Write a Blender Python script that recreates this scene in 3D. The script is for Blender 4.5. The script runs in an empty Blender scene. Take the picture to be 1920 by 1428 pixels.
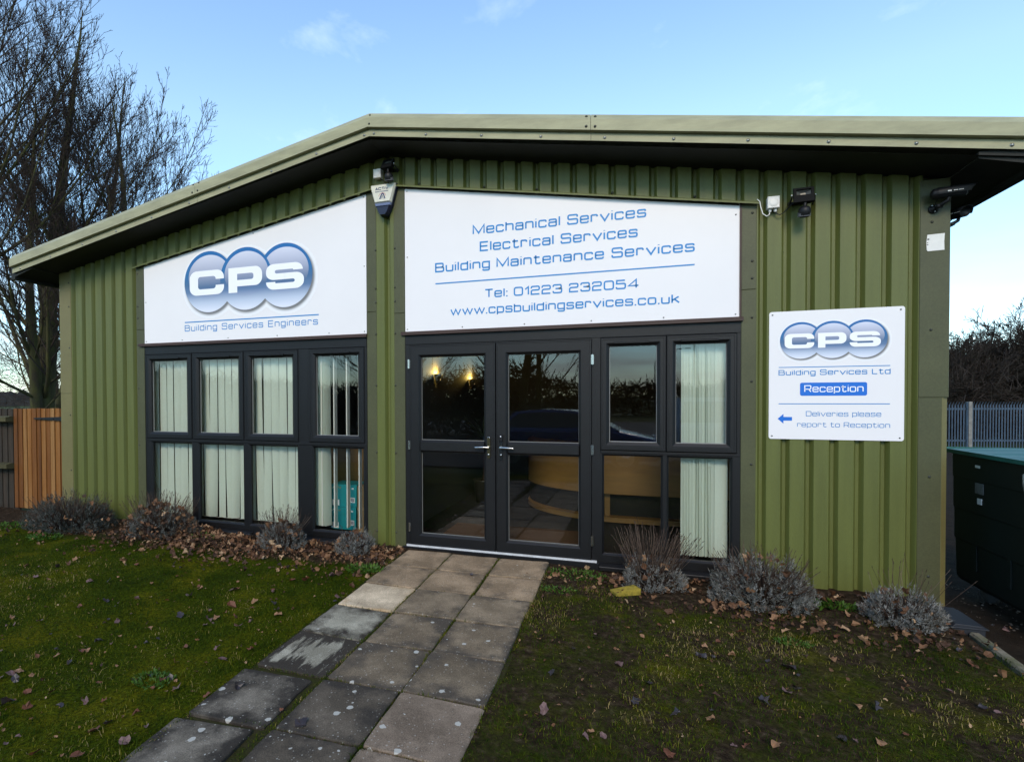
import bpy, bmesh, math, random
import numpy as np
from mathutils import Vector, Matrix
R = math.radians
scene = bpy.context.scene
C = scene.collection

# ------------------------------------------------------------------ camera
CAM = (2.32284, -5.02687, 1.46279)
YAW, PITCH, ROLL = .32618, -.01577, -.00381
cam_d = bpy.data.cameras.new("camera")
cam_o = bpy.data.objects.new("camera", cam_d); C.objects.link(cam_o)
cam_d.sensor_fit = 'HORIZONTAL'; cam_d.sensor_width = 36.0
cam_d.lens = 1020.656 / 1920 * 36
cam_d.shift_x = (960 - 834.795) / 1920
cam_d.shift_y = (759.924 - 714) / 1920
cam_d.clip_start = .05; cam_d.clip_end = 3000
fw = Vector((-math.sin(YAW) * math.cos(PITCH), math.cos(YAW) * math.cos(PITCH), math.sin(PITCH)))
rt = Vector((math.cos(YAW), math.sin(YAW), 0)); up = rt.cross(fw)
r2 = math.cos(ROLL) * rt + math.sin(ROLL) * up; u2 = math.cos(ROLL) * up - math.sin(ROLL) * rt
cam_o.matrix_world = Matrix(((r2.x, u2.x, -fw.x, CAM[0]), (r2.y, u2.y, -fw.y, CAM[1]), (r2.z, u2.z, -fw.z, CAM[2]), (0, 0, 0, 1)))
scene.camera = cam_o

# ------------------------------------------------------------------ light
SUN_EL, SUN_AZ = R(35), R(174)          # azimuth clockwise from +Y: behind the camera, to its right
SKY_STRENGTH = .15
sun_dir = Vector((math.sin(SUN_AZ) * math.cos(SUN_EL), math.cos(SUN_AZ) * math.cos(SUN_EL), math.sin(SUN_EL)))
w = bpy.data.worlds.new("World"); scene.world = w; w.use_nodes = True
nt = w.node_tree; nt.nodes.clear()
wo = nt.nodes.new('ShaderNodeOutputWorld'); bg = nt.nodes.new('ShaderNodeBackground')
sky = nt.nodes.new('ShaderNodeTexSky'); sky.sky_type = 'NISHITA'; sky.sun_disc = False
sky.sun_elevation = SUN_EL; sky.sun_rotation = SUN_AZ
sky.air_density = 1.1; sky.dust_density = .1; sky.ozone_density = 2.0
tc = nt.nodes.new('ShaderNodeTexCoord'); mp = nt.nodes.new('ShaderNodeMapping')
mp.inputs['Scale'].default_value = (2.6, 2.6, 5.0); mp.inputs['Location'].default_value = (.62, 1.9, .45)
cn = nt.nodes.new('ShaderNodeTexNoise'); cn.inputs['Scale'].default_value = 1.7
cn.inputs['Detail'].default_value = 8; cn.inputs['Roughness'].default_value = .58; cn.inputs['Distortion'].default_value = .3
cr = nt.nodes.new('ShaderNodeValToRGB'); cr.color_ramp.elements[0].position = .60; cr.color_ramp.elements[1].position = .92
cr.color_ramp.elements[1].color = (.30, .30, .30, 1)
cm = nt.nodes.new('ShaderNodeMixRGB'); cm.inputs[2].default_value = (6.6, 7.0, 7.6, 1)
sv = nt.nodes.new('ShaderNodeMixRGB'); sv.blend_type = 'MULTIPLY'; sv.inputs[0].default_value = 1; sv.inputs[2].default_value = (1.09, 1.09, .99, 1)
L = nt.links.new
# clear winter air: keep the low sky blue, with a bank of soft cloud along the horizon
sx = nt.nodes.new('ShaderNodeSeparateXYZ'); L(tc.outputs['Generated'], sx.inputs[0])
lo = nt.nodes.new('ShaderNodeValToRGB'); e = lo.color_ramp.elements; e[0].position = 0; e[0].color = (.50, .66, .84, 1); e[1].position = .42; e[1].color = (1, 1, 1, 1); q2 = e.new(.75); q2.color = (.84, .93, 1.06, 1); q = e.new(.16); q.color = (.66, .81, .95, 1)
L(sx.outputs['Z'], lo.inputs[0])
s2 = nt.nodes.new('ShaderNodeMixRGB'); s2.blend_type = 'MULTIPLY'; s2.inputs[0].default_value = 1
L(sv.outputs[0], s2.inputs[1]); L(lo.outputs[0], s2.inputs[2])
m2_ = nt.nodes.new('ShaderNodeMapping'); m2_.inputs['Scale'].default_value = (2.2, 2.2, 13); m2_.inputs['Location'].default_value = (3.1, .4, .0); L(tc.outputs['Generated'], m2_.inputs[0])
c2_ = nt.nodes.new('ShaderNodeTexNoise'); c2_.inputs['Scale'].default_value = 1.6; c2_.inputs['Detail'].default_value = 7; L(m2_.outputs[0], c2_.inputs['Vector'])
zr = nt.nodes.new('ShaderNodeMapRange'); zr.inputs['From Min'].default_value = .24; zr.inputs['From Max'].default_value = .06; L(sx.outputs['Z'], zr.inputs['Value'])
c3_ = nt.nodes.new('ShaderNodeMapRange'); c3_.inputs['From Min'].default_value = .44; c3_.inputs['From Max'].default_value = .64; L(c2_.outputs['Fac'], c3_.inputs['Value'])
cf = nt.nodes.new('ShaderNodeMath'); cf.operation = 'MULTIPLY'; L(zr.outputs[0], cf.inputs[0]); L(c3_.outputs[0], cf.inputs[1])
cf2 = nt.nodes.new('ShaderNodeMath'); cf2.operation = 'MULTIPLY'; cf2.inputs[1].default_value = .75; L(cf.outputs[0], cf2.inputs[0])
bank_ = nt.nodes.new('ShaderNodeMixRGB'); bank_.inputs[2].default_value = (3.3, 3.2, 3.4, 1); L(cf2.outputs[0], bank_.inputs[0]); L(s2.outputs[0], bank_.inputs[1])
L(tc.outputs['Generated'], mp.inputs[0]); L(mp.outputs[0], cn.inputs['Vector']); L(cn.outputs['Fac'], cr.inputs[0])
L(sky.outputs[0], sv.inputs[1]); L(cr.outputs[0], cm.inputs[0]); L(bank_.outputs[0], cm.inputs[1]); L(cm.outputs[0], bg.inputs[0])
bg.inputs[1].default_value = SKY_STRENGTH; L(bg.outputs[0], wo.inputs[0])
sl = bpy.data.lights.new("sun", 'SUN'); sl.energy = 1.15; sl.angle = R(20); sl.color = (1, .83, .62)
so = bpy.data.objects.new("sun", sl); C.objects.link(so); so.rotation_euler = sun_dir.to_track_quat('Z', 'Y').to_euler()
so.location = sun_dir * 60
vs = scene.view_settings; vs.view_transform = 'Standard'; vs.look = 'None'; vs.exposure = 1.10; vs.gamma = 1; vs.use_curve_mapping = False
scene.cycles.max_bounces = 8; scene.cycles.transparent_max_bounces = 24
scene.cycles.use_denoising = True

# ------------------------------------------------------------------ helpers
def tag(o, label=None, cat=None, group=None, kind=None):
    if label: o['label'] = label
    if cat: o['category'] = cat
    if group: o['group'] = group
    if kind: o['kind'] = kind
    return o

def thing(name, label, cat, loc=(0, 0, 0), group=None):
    o = bpy.data.objects.new(name, None); C.objects.link(o); o.location = loc
    o.empty_display_size = .1
    return tag(o, label, cat, group)

def abs_loc(o):
    v = Vector((0, 0, 0))
    while o: v += o.location; o = o.parent
    return v

def link(name, me, mats, parent=None):
    o = bpy.data.objects.new(name, me); C.objects.link(o)
    for m in (mats if isinstance(mats, (list, tuple)) else [mats]): me.materials.append(m)
    if parent is not None: o.parent = parent
    return o

class MB:
    """collects shapes in world coordinates; build() links them as one mesh"""
    def __init__(s): s.v = []; s.f = []; s.m = []; s.sm = []
    def add(s, vs, fs, mat=0, smooth=False):
        b = len(s.v); s.v += [tuple(p) for p in vs]
        for f in fs: s.f.append([b + i for i in f]); s.m.append(mat); s.sm.append(smooth)
    def box(s, x0, x1, y0, y1, z0, z1, mat=0):
        s.add([(x0, y0, z0), (x1, y0, z0), (x1, y1, z0), (x0, y1, z0), (x0, y0, z1), (x1, y0, z1), (x1, y1, z1), (x0, y1, z1)],
              [(0, 3, 2, 1), (4, 5, 6, 7), (0, 1, 5, 4), (1, 2, 6, 5), (2, 3, 7, 6), (3, 0, 4, 7)], mat)
    def cbox(s, x0, x1, y0, y1, z0, z1, c=.004, mat=0):
        """box with its front (-y) edges chamfered"""
        s.add([(x0 + c, y0, z0 + c), (x1 - c, y0, z0 + c), (x1 - c, y0, z1 - c), (x0 + c, y0, z1 - c),
               (x0, y0 + c, z0), (x1, y0 + c, z0), (x1, y0 + c, z1), (x0, y0 + c, z1),
               (x0, y1, z0), (x1, y1, z0), (x1, y1, z1), (x0, y1, z1)],
              [(0, 1, 2, 3), (4, 5, 1, 0), (5, 6, 2, 1), (6, 7, 3, 2), (7, 4, 0, 3), (8, 9, 5, 4), (9, 10, 6, 5), (10, 11, 7, 6), (11, 8, 4, 7), (11, 10, 9, 8)], mat)
    def obox(s, c, ax, ay, az, mat=0):
        """oriented box: centre and three half-axis vectors"""
        c, ax, ay, az = map(Vector, (c, ax, ay, az))
        p = [c + i * ax + j * ay + k * az for k in (-1, 1) for i, j in ((-1, -1), (1, -1), (1, 1), (-1, 1))]
        s.add(p, [(0, 3, 2, 1), (4, 5, 6, 7), (0, 1, 5, 4), (1, 2, 6, 5), (2, 3, 7, 6), (3, 0, 4, 7)], mat)
    def prism(s, poly, fn, a, b, mat=0, caps=True):
        """poly 2D list, fn(p,q,t) -> xyz ; extrude t from a to b"""
        n = len(poly); v = [fn(p, q, a) for p, q in poly] + [fn(p, q, b) for p, q in poly]
        f = [(i, (i + 1) % n, n + (i + 1) % n, n + i) for i in range(n)]
        if caps: f += [tuple(range(n))[::-1], tuple(range(n, 2 * n))]
        s.add(v, f, mat)
    def strip(s, pts, mat=0, smooth=False):
        """pts: rows x cols grid of points"""
        r, c = len(pts), len(pts[0]); v = [p for row in pts for p in row]
        s.add(v, [(i * c + j, i * c + j + 1, (i + 1) * c + j + 1, (i + 1) * c + j) for i in range(r - 1) for j in range(c - 1)], mat, smooth)
    def tube(s, pts, rad, n=8, mat=0, caps=True):
        pts = [Vector(p) for p in pts]
        if not isinstance(rad, (list, tuple)): rad = [rad] * len(pts)
        rings = []; ref = None
        for i, p in enumerate(pts):
            d = (pts[min(i + 1, len(pts) - 1)] - pts[max(i - 1, 0)]).normalized()
            if ref is None: ref = d.orthogonal().normalized()
            ref = (ref - d * ref.dot(d)).normalized(); b = d.cross(ref)
            rings.append([p + rad[i] * (math.cos(2 * math.pi * k / n) * ref + math.sin(2 * math.pi * k / n) * b) for k in range(n)])
        v = [q for r in rings for q in r]; f = []
        for i in range(len(rings) - 1):
            for k in range(n): f.append((i * n + k, i * n + (k + 1) % n, (i + 1) * n + (k + 1) % n, (i + 1) * n + k))
        s.add(v, f, mat, True)
        if caps: s.add(rings[0][::-1], [tuple(range(n))], mat); s.add(rings[-1], [tuple(range(n))], mat)
    def lathe(s, c, axis, prof, n=20, mat=0):
        """prof: (radius, distance along axis)"""
        a = Vector(axis).normalized(); u = a.orthogonal().normalized(); b = a.cross(u); c = Vector(c)
        rows = [[c + a * h + r * (math.cos(2 * math.pi * k / n) * u + math.sin(2 * math.pi * k / n) * b) for k in range(n + 1)] for r, h in prof]
        s.strip(rows, mat, True)
    def ring(s, rect, rings, mat=0):
        """mitred frame: rect=(x0,x1,z0,z1), rings=[(inset,y)...] profile from the outside to the glass"""
        x0, x1, z0, z1 = rect; rows = []
        for o, y in rings: rows.append([(x0 + o, y, z0 + o), (x1 - o, y, z0 + o), (x1 - o, y, z1 - o), (x0 + o, y, z1 - o)])
        v = [p for r in rows for p in r]; f = []
        for i in range(len(rows) - 1):
            for k in range(4): f.append((i * 4 + k, i * 4 + (k + 1) % 4, (i + 1) * 4 + (k + 1) % 4, (i + 1) * 4 + k))
        s.add(v, f, mat)
    def screw(s, x, z, y=-.002, r=.008, mat=1):
        s.lathe((x, y, z), (0, -1, 0), [(r * 1.3, 0), (r * 1.25, .002), (r * .8, .0025), (r * .75, .007), (r * .4, .0085), (0, .0085)], 10, mat)
    def build(s, name, mats, parent=None, bevel=0, smooth=False):
        me = bpy.data.meshes.new(name)
        off = abs_loc(parent) if parent is not None else Vector((0, 0, 0))
        me.from_pydata([(p[0] - off.x, p[1] - off.y, p[2] - off.z) for p in s.v], [], s.f)
        me.polygons.foreach_set('material_index', s.m)
        me.polygons.foreach_set('use_smooth', [smooth or q for q in s.sm])
        me.update()
        o = link(name, me, mats, parent)
        if bevel:
            b = o.modifiers.new('bevel', 'BEVEL'); b.width = bevel; b.segments = 2; b.limit_method = 'ANGLE'; b.angle_limit = R(40)
        return o
    def top(s, name, mats, label, cat, loc, group=None, kind=None, **k):
        """a thing that is one mesh, origin at loc"""
        e = Vector(loc); s.v = [(p[0] - e.x, p[1] - e.y, p[2] - e.z) for p in s.v]
        o = s.build(name, mats, None, **k); o.location = e
        return tag(o, label, cat, group, kind)

def np_mesh(name, verts, faces_list, mats, parent=None, tint=None, smooth=False, matidx=None, loc=None):
    """verts (N,3); faces_list: list of (F,k) index arrays"""
    me = bpy.data.meshes.new(name); verts = np.asarray(verts, np.float32)
    off = abs_loc(parent) if parent is not None else Vector(loc if loc is not None else (0, 0, 0))
    verts = verts - np.array(off, np.float32)
    me.vertices.add(len(verts)); me.vertices.foreach_set('co', verts.ravel())
    li = np.concatenate([f.ravel() for f in faces_list]).astype(np.int32)
    tot = np.concatenate([np.full(len(f), f.shape[1]) for f in faces_list])
    st = np.concatenate([[0], np.cumsum(tot)[:-1]]).astype(np.int32)
    me.loops.add(len(li)); me.loops.foreach_set('vertex_index', li)
    me.polygons.add(len(tot)); me.polygons.foreach_set('loop_start', st)
    if matidx is not None: me.polygons.foreach_set('material_index', matidx.astype(np.int32))
    me.polygons.foreach_set('use_smooth', np.full(len(tot), smooth))
    me.update(calc_edges=True)
    if tint is not None:
        a = me.attributes.new('tint', 'FLOAT', 'POINT'); a.data.foreach_set('value', np.asarray(tint, np.float32))
    o = link(name, me, mats, parent)
    if parent is None and loc is not None: o.location = loc
    return o

def segs_mesh(name, P0, P1, R0, R1, n, mats, parent=None, **k):
    """tubes for many straight segments, numpy"""
    P0, P1 = np.asarray(P0, float), np.asarray(P1, float); R0, R1 = np.asarray(R0), np.asarray(R1)
    d = P1 - P0; d /= np.linalg.norm(d, axis=1, keepdims=True) + 1e-9
    a = np.where(np.abs(d[:, 2:3]) < .9, np.array([[0, 0, 1.]]), np.array([[1., 0, 0]]))
    u = np.cross(d, a); u /= np.linalg.norm(u, axis=1, keepdims=True); b = np.cross(d, u)
    N = len(P0); v = np.zeros((N, 2 * n, 3))
    for i in range(n):
        t = 2 * math.pi * i / n; o = math.cos(t) * u + math.sin(t) * b
        v[:, i] = P0 + o * R0[:, None]; v[:, n + i] = P1 + o * R1[:, None]
    base = (np.arange(N) * 2 * n)[:, None]
    f = np.concatenate([base + np.array([[i, (i + 1) % n, n + (i + 1) % n, n + i]]) for i in range(n)])
    return np_mesh(name, v.reshape(-1, 3), [f], mats, parent, smooth=True, **k)

# ------------------------------------------------------------------ materials
def mat(name, col, rough=.5, spec=.5, metal=0, var=0, vscale=3, bump=0, bscale=60, coat=0, col2=None, stretch=None, fine=0):
    """principled with two-scale noise in the colour (wear, dirt) and a noise bump"""
    m = bpy.data.materials.new(name); m.use_nodes = True; n = m.node_tree; b = n.nodes['Principled BSDF']
    b.inputs['Base Color'].default_value = (*col, 1); b.inputs['Roughness'].default_value = rough
    b.inputs['Specular IOR Level'].default_value = spec; b.inputs['Metallic'].default_value = metal
    b.inputs['Coat Weight'].default_value = coat
    t = n.nodes.new('ShaderNodeTexCoord'); src = t.outputs['Object']
    if stretch:
        q = n.nodes.new('ShaderNodeMapping'); q.inputs['Scale'].default_value = stretch; n.links.new(src, q.inputs[0]); src = q.outputs[0]
    if var:
        c2 = col2 or tuple(min(1, c * (1 - var)) for c in col)
        nz = n.nodes.new('ShaderNodeTexNoise'); nz.inputs['Scale'].default_value = vscale; nz.inputs['Detail'].default_value = 8; nz.inputs['Roughness'].default_value = .65
        rp = n.nodes.new('ShaderNodeValToRGB'); rp.color_ramp.elements[0].position = .36; rp.color_ramp.elements[1].position = .66
        rp.color_ramp.elements[0].color = (*col, 1); rp.color_ramp.elements[1].color = (*c2, 1)
        n.links.new(src, nz.inputs['Vector']); n.links.new(nz.outputs['Fac'], rp.inputs[0]); out = rp.outputs[0]
        if fine:
            n2 = n.nodes.new('ShaderNodeTexNoise'); n2.inputs['Scale'].default_value = vscale * 45; n2.inputs['Detail'].default_value = 3
            mr = n.nodes.new('ShaderNodeMapRange'); mr.inputs['From Min'].default_value = .3; mr.inputs['From Max'].default_value = .7
            mr.inputs['To Min'].default_value = 1 - fine; mr.inputs['To Max'].default_value = 1 + fine
            mx = n.nodes.new('ShaderNodeMixRGB'); mx.blend_type = 'MULTIPLY'; mx.inputs[0].default_value = 1
            n.links.new(src, n2.inputs['Vector']); n.links.new(n2.outputs['Fac'], mr.inputs['Value'])
            n.links.new(out, mx.inputs[1]); n.links.new(mr.outputs[0], mx.inputs[2]); out = mx.outputs[0]
        n.links.new(out, b.inputs['Base Color'])
    if bump:
        nb = n.nodes.new('ShaderNodeTexNoise'); nb.inputs['Scale'].default_value = bscale; nb.inputs['Detail'].default_value = 4
        bp = n.nodes.new('ShaderNodeBump'); bp.inputs['Strength'].default_value = bump; bp.inputs['Distance'].default_value = .01
        n.links.new(src, nb.inputs['Vector']); n.links.new(nb.outputs['Fac'], bp.inputs['Height']); n.links.new(bp.outputs[0], b.inputs['Normal'])
    return m

def tint_mat(name, stops, rough=.7, spec=.3, trans=0, posvar=0):
    """colour picked by the per-piece 'tint' attribute"""
    m = bpy.data.materials.new(name); m.use_nodes = True; n = m.node_tree; b = n.nodes['Principled BSDF']
    a = n.nodes.new('ShaderNodeAttribute'); a.attribute_name = 'tint'
    rp = n.nodes.new('ShaderNodeValToRGB'); e = rp.color_ramp.elements
    while len(e) < len(stops): e.new(.5)
    for i, (p, c) in enumerate(stops): e[i].position = p; e[i].color = (*c, 1)
    n.links.new(a.outputs['Fac'], rp.inputs[0]); n.links.new(rp.outputs[0], b.inputs['Base Color'])
    b.inputs['Roughness'].default_value = rough; b.inputs['Specular IOR Level'].default_value = spec
    if trans:
        tl = n.nodes.new('ShaderNodeBsdfTranslucent'); mx = n.nodes.new('ShaderNodeMixShader'); mx.inputs[0].default_value = trans
        n.links.new(rp.outputs[0], tl.inputs[0]); n.links.new(b.outputs[0], mx.inputs[1]); n.links.new(tl.outputs[0], mx.inputs[2])
        n.links.new(mx.outputs[0], n.nodes['Material Output'].inputs[0])
    return m

GREEN = mat('olive_cladding', (.108, .120, .028), .45, .35, var=.18, vscale=2.6, bump=.10, bscale=500, fine=.12, stretch=(5, 5, .30))
GREEN_P = mat('olive_pilaster', (.108, .122, .028), .45, .35, var=.18, vscale=2.6, bump=.10, bscale=500, fine=.12, stretch=(5, 5, .3))
FLASH = mat('olive_flashing', (.070, .072, .030), .5, .35, var=.2, vscale=2, bump=.08, bscale=500, fine=.12)
FLASH_PALE = mat('faded_flashing', (.155, .135, .050), .5, .35, var=.15, vscale=2.4, bump=.08, bscale=500, fine=.08)
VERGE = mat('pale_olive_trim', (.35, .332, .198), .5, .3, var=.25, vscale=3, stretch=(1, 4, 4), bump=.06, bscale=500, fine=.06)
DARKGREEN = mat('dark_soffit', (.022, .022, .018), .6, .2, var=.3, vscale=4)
SCREW = mat('screw_head', (.035, .035, .022), .5)
SCREW_ST = mat('steel_screw', (.30, .30, .28), .4, .5, .8)
BLACK = mat('anthracite_upvc', (.0056, .0052, .0055), .45, .34, var=.25, vscale=8, bump=.15, bscale=350)
DARK = mat('black_rubber', (.008, .008, .009), .6); SPACER = mat('glazing_spacer', (.26, .26, .25), .4)
BROWN = mat('brown_timber', (.050, .024, .017), .55, .4, var=.35, vscale=9, bump=.15, bscale=80, stretch=(.2, 1, 1))
WHITE = mat('white_sign_face', (.775, .742, .738), .38, .4, var=.03, vscale=1.2)
BLUE = mat('sign_blue', (.0, .195, .50), .4)
BLUE_SOLID = mat('reception_blue', (.0, .130, .55), .4)
WHITE_V = mat('white_vinyl', (.84, .83, .84), .4)
WPLASTIC = mat('white_plastic', (.72, .70, .66), .45, var=.1, vscale=20)
BPLASTIC = mat('black_plastic', (.007, .007, .008), .5, .3); MATTE = mat('matte_black', (.006, .006, .006), .75, .12)
CHROME = mat('chrome', (.55, .54, .52), .22, .5, 1)
BRASSY = mat('tarnished_metal', (.16, .13, .07), .3, .5, 1)
WHITE_UPVC = mat('white_threshold', (.62, .62, .62), .4, var=.25, vscale=14)
CREAM = mat('interior_paint', (.085, .078, .062), .8)
CARPET = mat('carpet', (.014, .013, .013), .95, var=.3, vscale=30)
CEIL = mat('ceiling_tile', (.12, .12, .11), .9)
PINE = mat('light_wood', (.28, .155, .042), .45, var=.2, vscale=3, stretch=(1, 1, 6))
OAK = mat('oak_panel', (.20, .115, .035), .45, var=.25, vscale=3, stretch=(1, 1, 8))

def glass_mat(refl=1.0):
    m = bpy.data.materials.new('window_glass'); m.use_nodes = True; n = m.node_tree; n.nodes.clear()
    o = n.nodes.new('ShaderNodeOutputMaterial'); t = n.nodes.new('ShaderNodeBsdfTransparent'); g = n.nodes.new('ShaderNodeBsdfGlossy')
    t.inputs[0].default_value = (.93, .955, .94, 1); g.inputs['Roughness'].default_value = .004; g.inputs[0].default_value = (.95, .97, 1, 1)
    f = n.nodes.new('ShaderNodeFresnel'); f.inputs[0].default_value = 1.52
    ml = n.nodes.new('ShaderNodeMath'); ml.operation = 'MULTIPLY_ADD'; ml.inputs[1].default_value = 1.35 * refl; ml.inputs[2].default_value = .02; ml.use_clamp = True
    mx = n.nodes.new('ShaderNodeMixShader')
    n.links.new(f.outputs[0], ml.inputs[0]); n.links.new(ml.outputs[0], mx.inputs[0]); n.links.new(t.outputs[0], mx.inputs[1]); n.links.new(g.outputs[0], mx.inputs[2]); n.links.new(mx.outputs[0], o.inputs[0])
    return m
GLASS = glass_mat()

# ------------------------------------------------------------------ ground heights
rng = np.random.default_rng(7)
def gz(x, y):
    """lawn height: falls gently away from the building and meets the paving"""
    y = np.minimum(y, 0)
    z = (-.052 - .012 * np.clip(x, -5, 5) * .6) + .024 * y + .012 * np.sin(1.7 * x + .6) * np.sin(2.1 * y + 1) + .007 * np.sin(5.1 * x + 2 * y) + .004 * np.sin(11 * x - 7 * y)
    k = np.exp(-(np.maximum(np.abs(x - .93) - .74, 0) / .8) ** 2) * np.clip((-y - .1) / .4, 0, 1)
    return z + k * (-.032 + .025 * (y + .15) + .004 * np.sin(9 * x + 5 * y) - z)
def path_z(y): return -.018 + .025 * (y + .15)
PX0, PITCHS = .2816, .456
def on_path(x, y, m=0): return (x > PX0 - m - .02) & (x < PX0 + 3 * PITCHS + m) & (y < -.13 + m)

# ================================================================== SETTING
def soil_mask_nodes(n, src):
    sp = n.nodes.new('ShaderNodeSeparateXYZ'); n.links.new(src, sp.inputs[0]); return sp

def lawn_material():
    m = bpy.data.materials.new('mossy_lawn'); m.use_nodes = True; n = m.node_tree; b = n.nodes['Principled BSDF']; Lk = n.links.new
    t = n.nodes.new('ShaderNodeTexCoord'); src = t.outputs['Object']
    def noise(s, d=6, r=.6):
        q = n.nodes.new('ShaderNodeTexNoise'); q.inputs['Scale'].default_value = s; q.inputs['Detail'].default_value = d; q.inputs['Roughness'].default_value = r; Lk(src, q.inputs['Vector']); return q.outputs['Fac']
    def ramp(f, *st):
        q = n.nodes.new('ShaderNodeValToRGB'); e = q.color_ramp.elements
        while len(e) < len(st): e.new(.5)
        for i, (p, c) in enumerate(st): e[i].position = p; e[i].color = (*c, 1)
        Lk(f, q.inputs[0]); return q.outputs[0]
    def mix(f, a, c):
        q = n.nodes.new('ShaderNodeMixRGB'); Lk(f, q.inputs[0]); Lk(a, q.inputs[1]); Lk(c, q.inputs[2]); return q.outputs[0]
    grassc = ramp(noise(2.2), (.3, (.018, .030, .001)), (.5, (.038, .050, .0012)), (.68, (.090, .084, .003)))
    fine = ramp(noise(55, 3), (.3, (.35, .35, .35)), (.7, (1.5, 1.5, 1.4)))
    mu = n.nodes.new('ShaderNodeMixRGB'); mu.blend_type = 'MULTIPLY'; mu.inputs[0].default_value = 1; Lk(grassc, mu.inputs[1]); Lk(fine, mu.inputs[2])
    soil = ramp(noise(24, 5), (.3, (.012, .008, .005)), (.55, (.040, .026, .015)), (.7, (.085, .060, .036)))
    sp = n.nodes.new('ShaderNodeSeparateXYZ'); Lk(src, sp.inputs[0])
    # bare bed along the wall + worn patches, mostly on the right-hand side
    a = n.nodes.new('ShaderNodeMapRange'); a.inputs['From Min'].default_value = -.85; a.inputs['From Max'].default_value = -.35; Lk(sp.outputs['Y'], a.inputs['Value'])
    b2 = n.nodes.new('ShaderNodeMapRange'); b2.inputs['From Min'].default_value = .4; b2.inputs['From Max'].default_value = 1.6; b2.inputs['To Max'].default_value = .40; Lk(sp.outputs['X'], b2.inputs['Value'])
    s1 = n.nodes.new('ShaderNodeMath'); s1.operation = 'ADD'; Lk(a.outputs[0], s1.inputs[0]); Lk(b2.outputs[0], s1.inputs[1])
    s2 = n.nodes.new('ShaderNodeMath'); s2.operation = 'ADD'; Lk(s1.outputs[0], s2.inputs[0]); Lk(noise(3.1, 7, .7), s2.inputs[1])
    msk = ramp(s2.outputs[0], (.72, (0, 0, 0)), (.98, (1, 1, 1)))
    Lk(mix(msk, mu.outputs[0], soil), b.inputs['Base Color']); b.inputs['Roughness'].default_value = .95; b.inputs['Specular IOR Level'].default_value = .04
    bp = n.nodes.new('ShaderNodeBump'); bp.inputs['Strength'].default_value = .9; bp.inputs['Distance'].default_value = .02; Lk(noise(70, 5, .7), bp.inputs['Height']); Lk(bp.outputs[0], b.inputs['Normal'])
    return m
LAWN = lawn_material()

def grid_mesh(name, xs, ys, zf, mats, **k):
    X, Y = np.meshgrid(xs, ys); Zz = zf(X, Y); nx, ny = len(xs), len(ys)
    v = np.stack([X, Y, Zz], -1).reshape(-1, 3); i = np.arange(ny - 1)[:, None] * nx + np.arange(nx - 1)[None]
    f = np.stack([i, i + 1, i + nx + 1, i + nx], -1).reshape(-1, 4)
    return np_mesh(name, v, [f], mats, smooth=True, **k)

def lawn_z(X, Y):
    z = gz(X, Y)
    edge = np.clip((X + 9) / .6, 0, 1) * np.clip((Y + 6.6) / .5, 0, 1)
    sink = on_path(X, Y, -.01) & (Y > -5.6)
    z = np.where(sink, np.minimum(z, path_z(Y) - .03), z)
    return np.where(edge < 1, z - .25 * (1 - edge), z)
lawn = grid_mesh('lawn', np.arange(-9, 4.42, .05), np.arange(-6.6, .06, .05), lawn_z, LAWN); tag(lawn, kind='structure')

FIELD = mat('field_grass', (.040, .062, .012), .95, .1, var=.5, vscale=.08, col2=(.055, .052, .018))
ground = grid_mesh('ground', np.concatenate([-np.geomspace(900, 12, 14), np.arange(-10, 11, 2.), np.geomspace(12, 900, 14)]), np.concatenate([-np.geomspace(900, 12, 14), np.arange(-10, 11, 2.), np.geomspace(12, 900, 14)]),
                   lambda X, Y: -.34 + 0 * X, FIELD); tag(ground, kind='structure')
GRAVEL = mat('gravel', (.026, .018, .012), .95, .05, var=.7, vscale=9, col2=(.010, .007, .005), bump=1.0, bscale=90, fine=.5)
gy = grid_mesh('gravel_yard', np.arange(4.50, 16, .4), np.arange(-7, 17.6, .4), lambda X, Y: np.where(X < 4.6, -.135, -.15 - .012 * np.clip(X - 5, 0, 11)) + 0 * Y, GRAVEL); tag(gy, kind='structure')
ASPH = mat('asphalt', (.045, .045, .047), .9, .3, var=.3, vscale=2, bump=.4, bscale=150)
cp = grid_mesh('car_park', np.arange(-22, 30, 4.), np.arange(-34, -6.4, 2.), lambda X, Y: -.30 + 0 * X, ASPH); tag(cp, kind='structure')

# kerb beside the gravel
KERBM = mat('concrete_kerb', (.20, .17, .125), .9, .2, var=.5, vscale=9, col2=(.07, .075, .03), bump=.6, bscale=90, fine=.25)
k = MB()
for i, y in enumerate(np.arange(-6.4, -.5, .915)):
    y1 = min(y + .905, -.56); k.prism([(4.44, -.30), (4.50, -.30), (4.50, -.105), (4.492, -.092), (4.45, -.092), (4.44, -.105)], lambda p, q, t: (p, t, q + .022 * (t + .5)), y, y1)
kerb = k.build('kerb', KERBM); tag(kerb, kind='structure')

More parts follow.
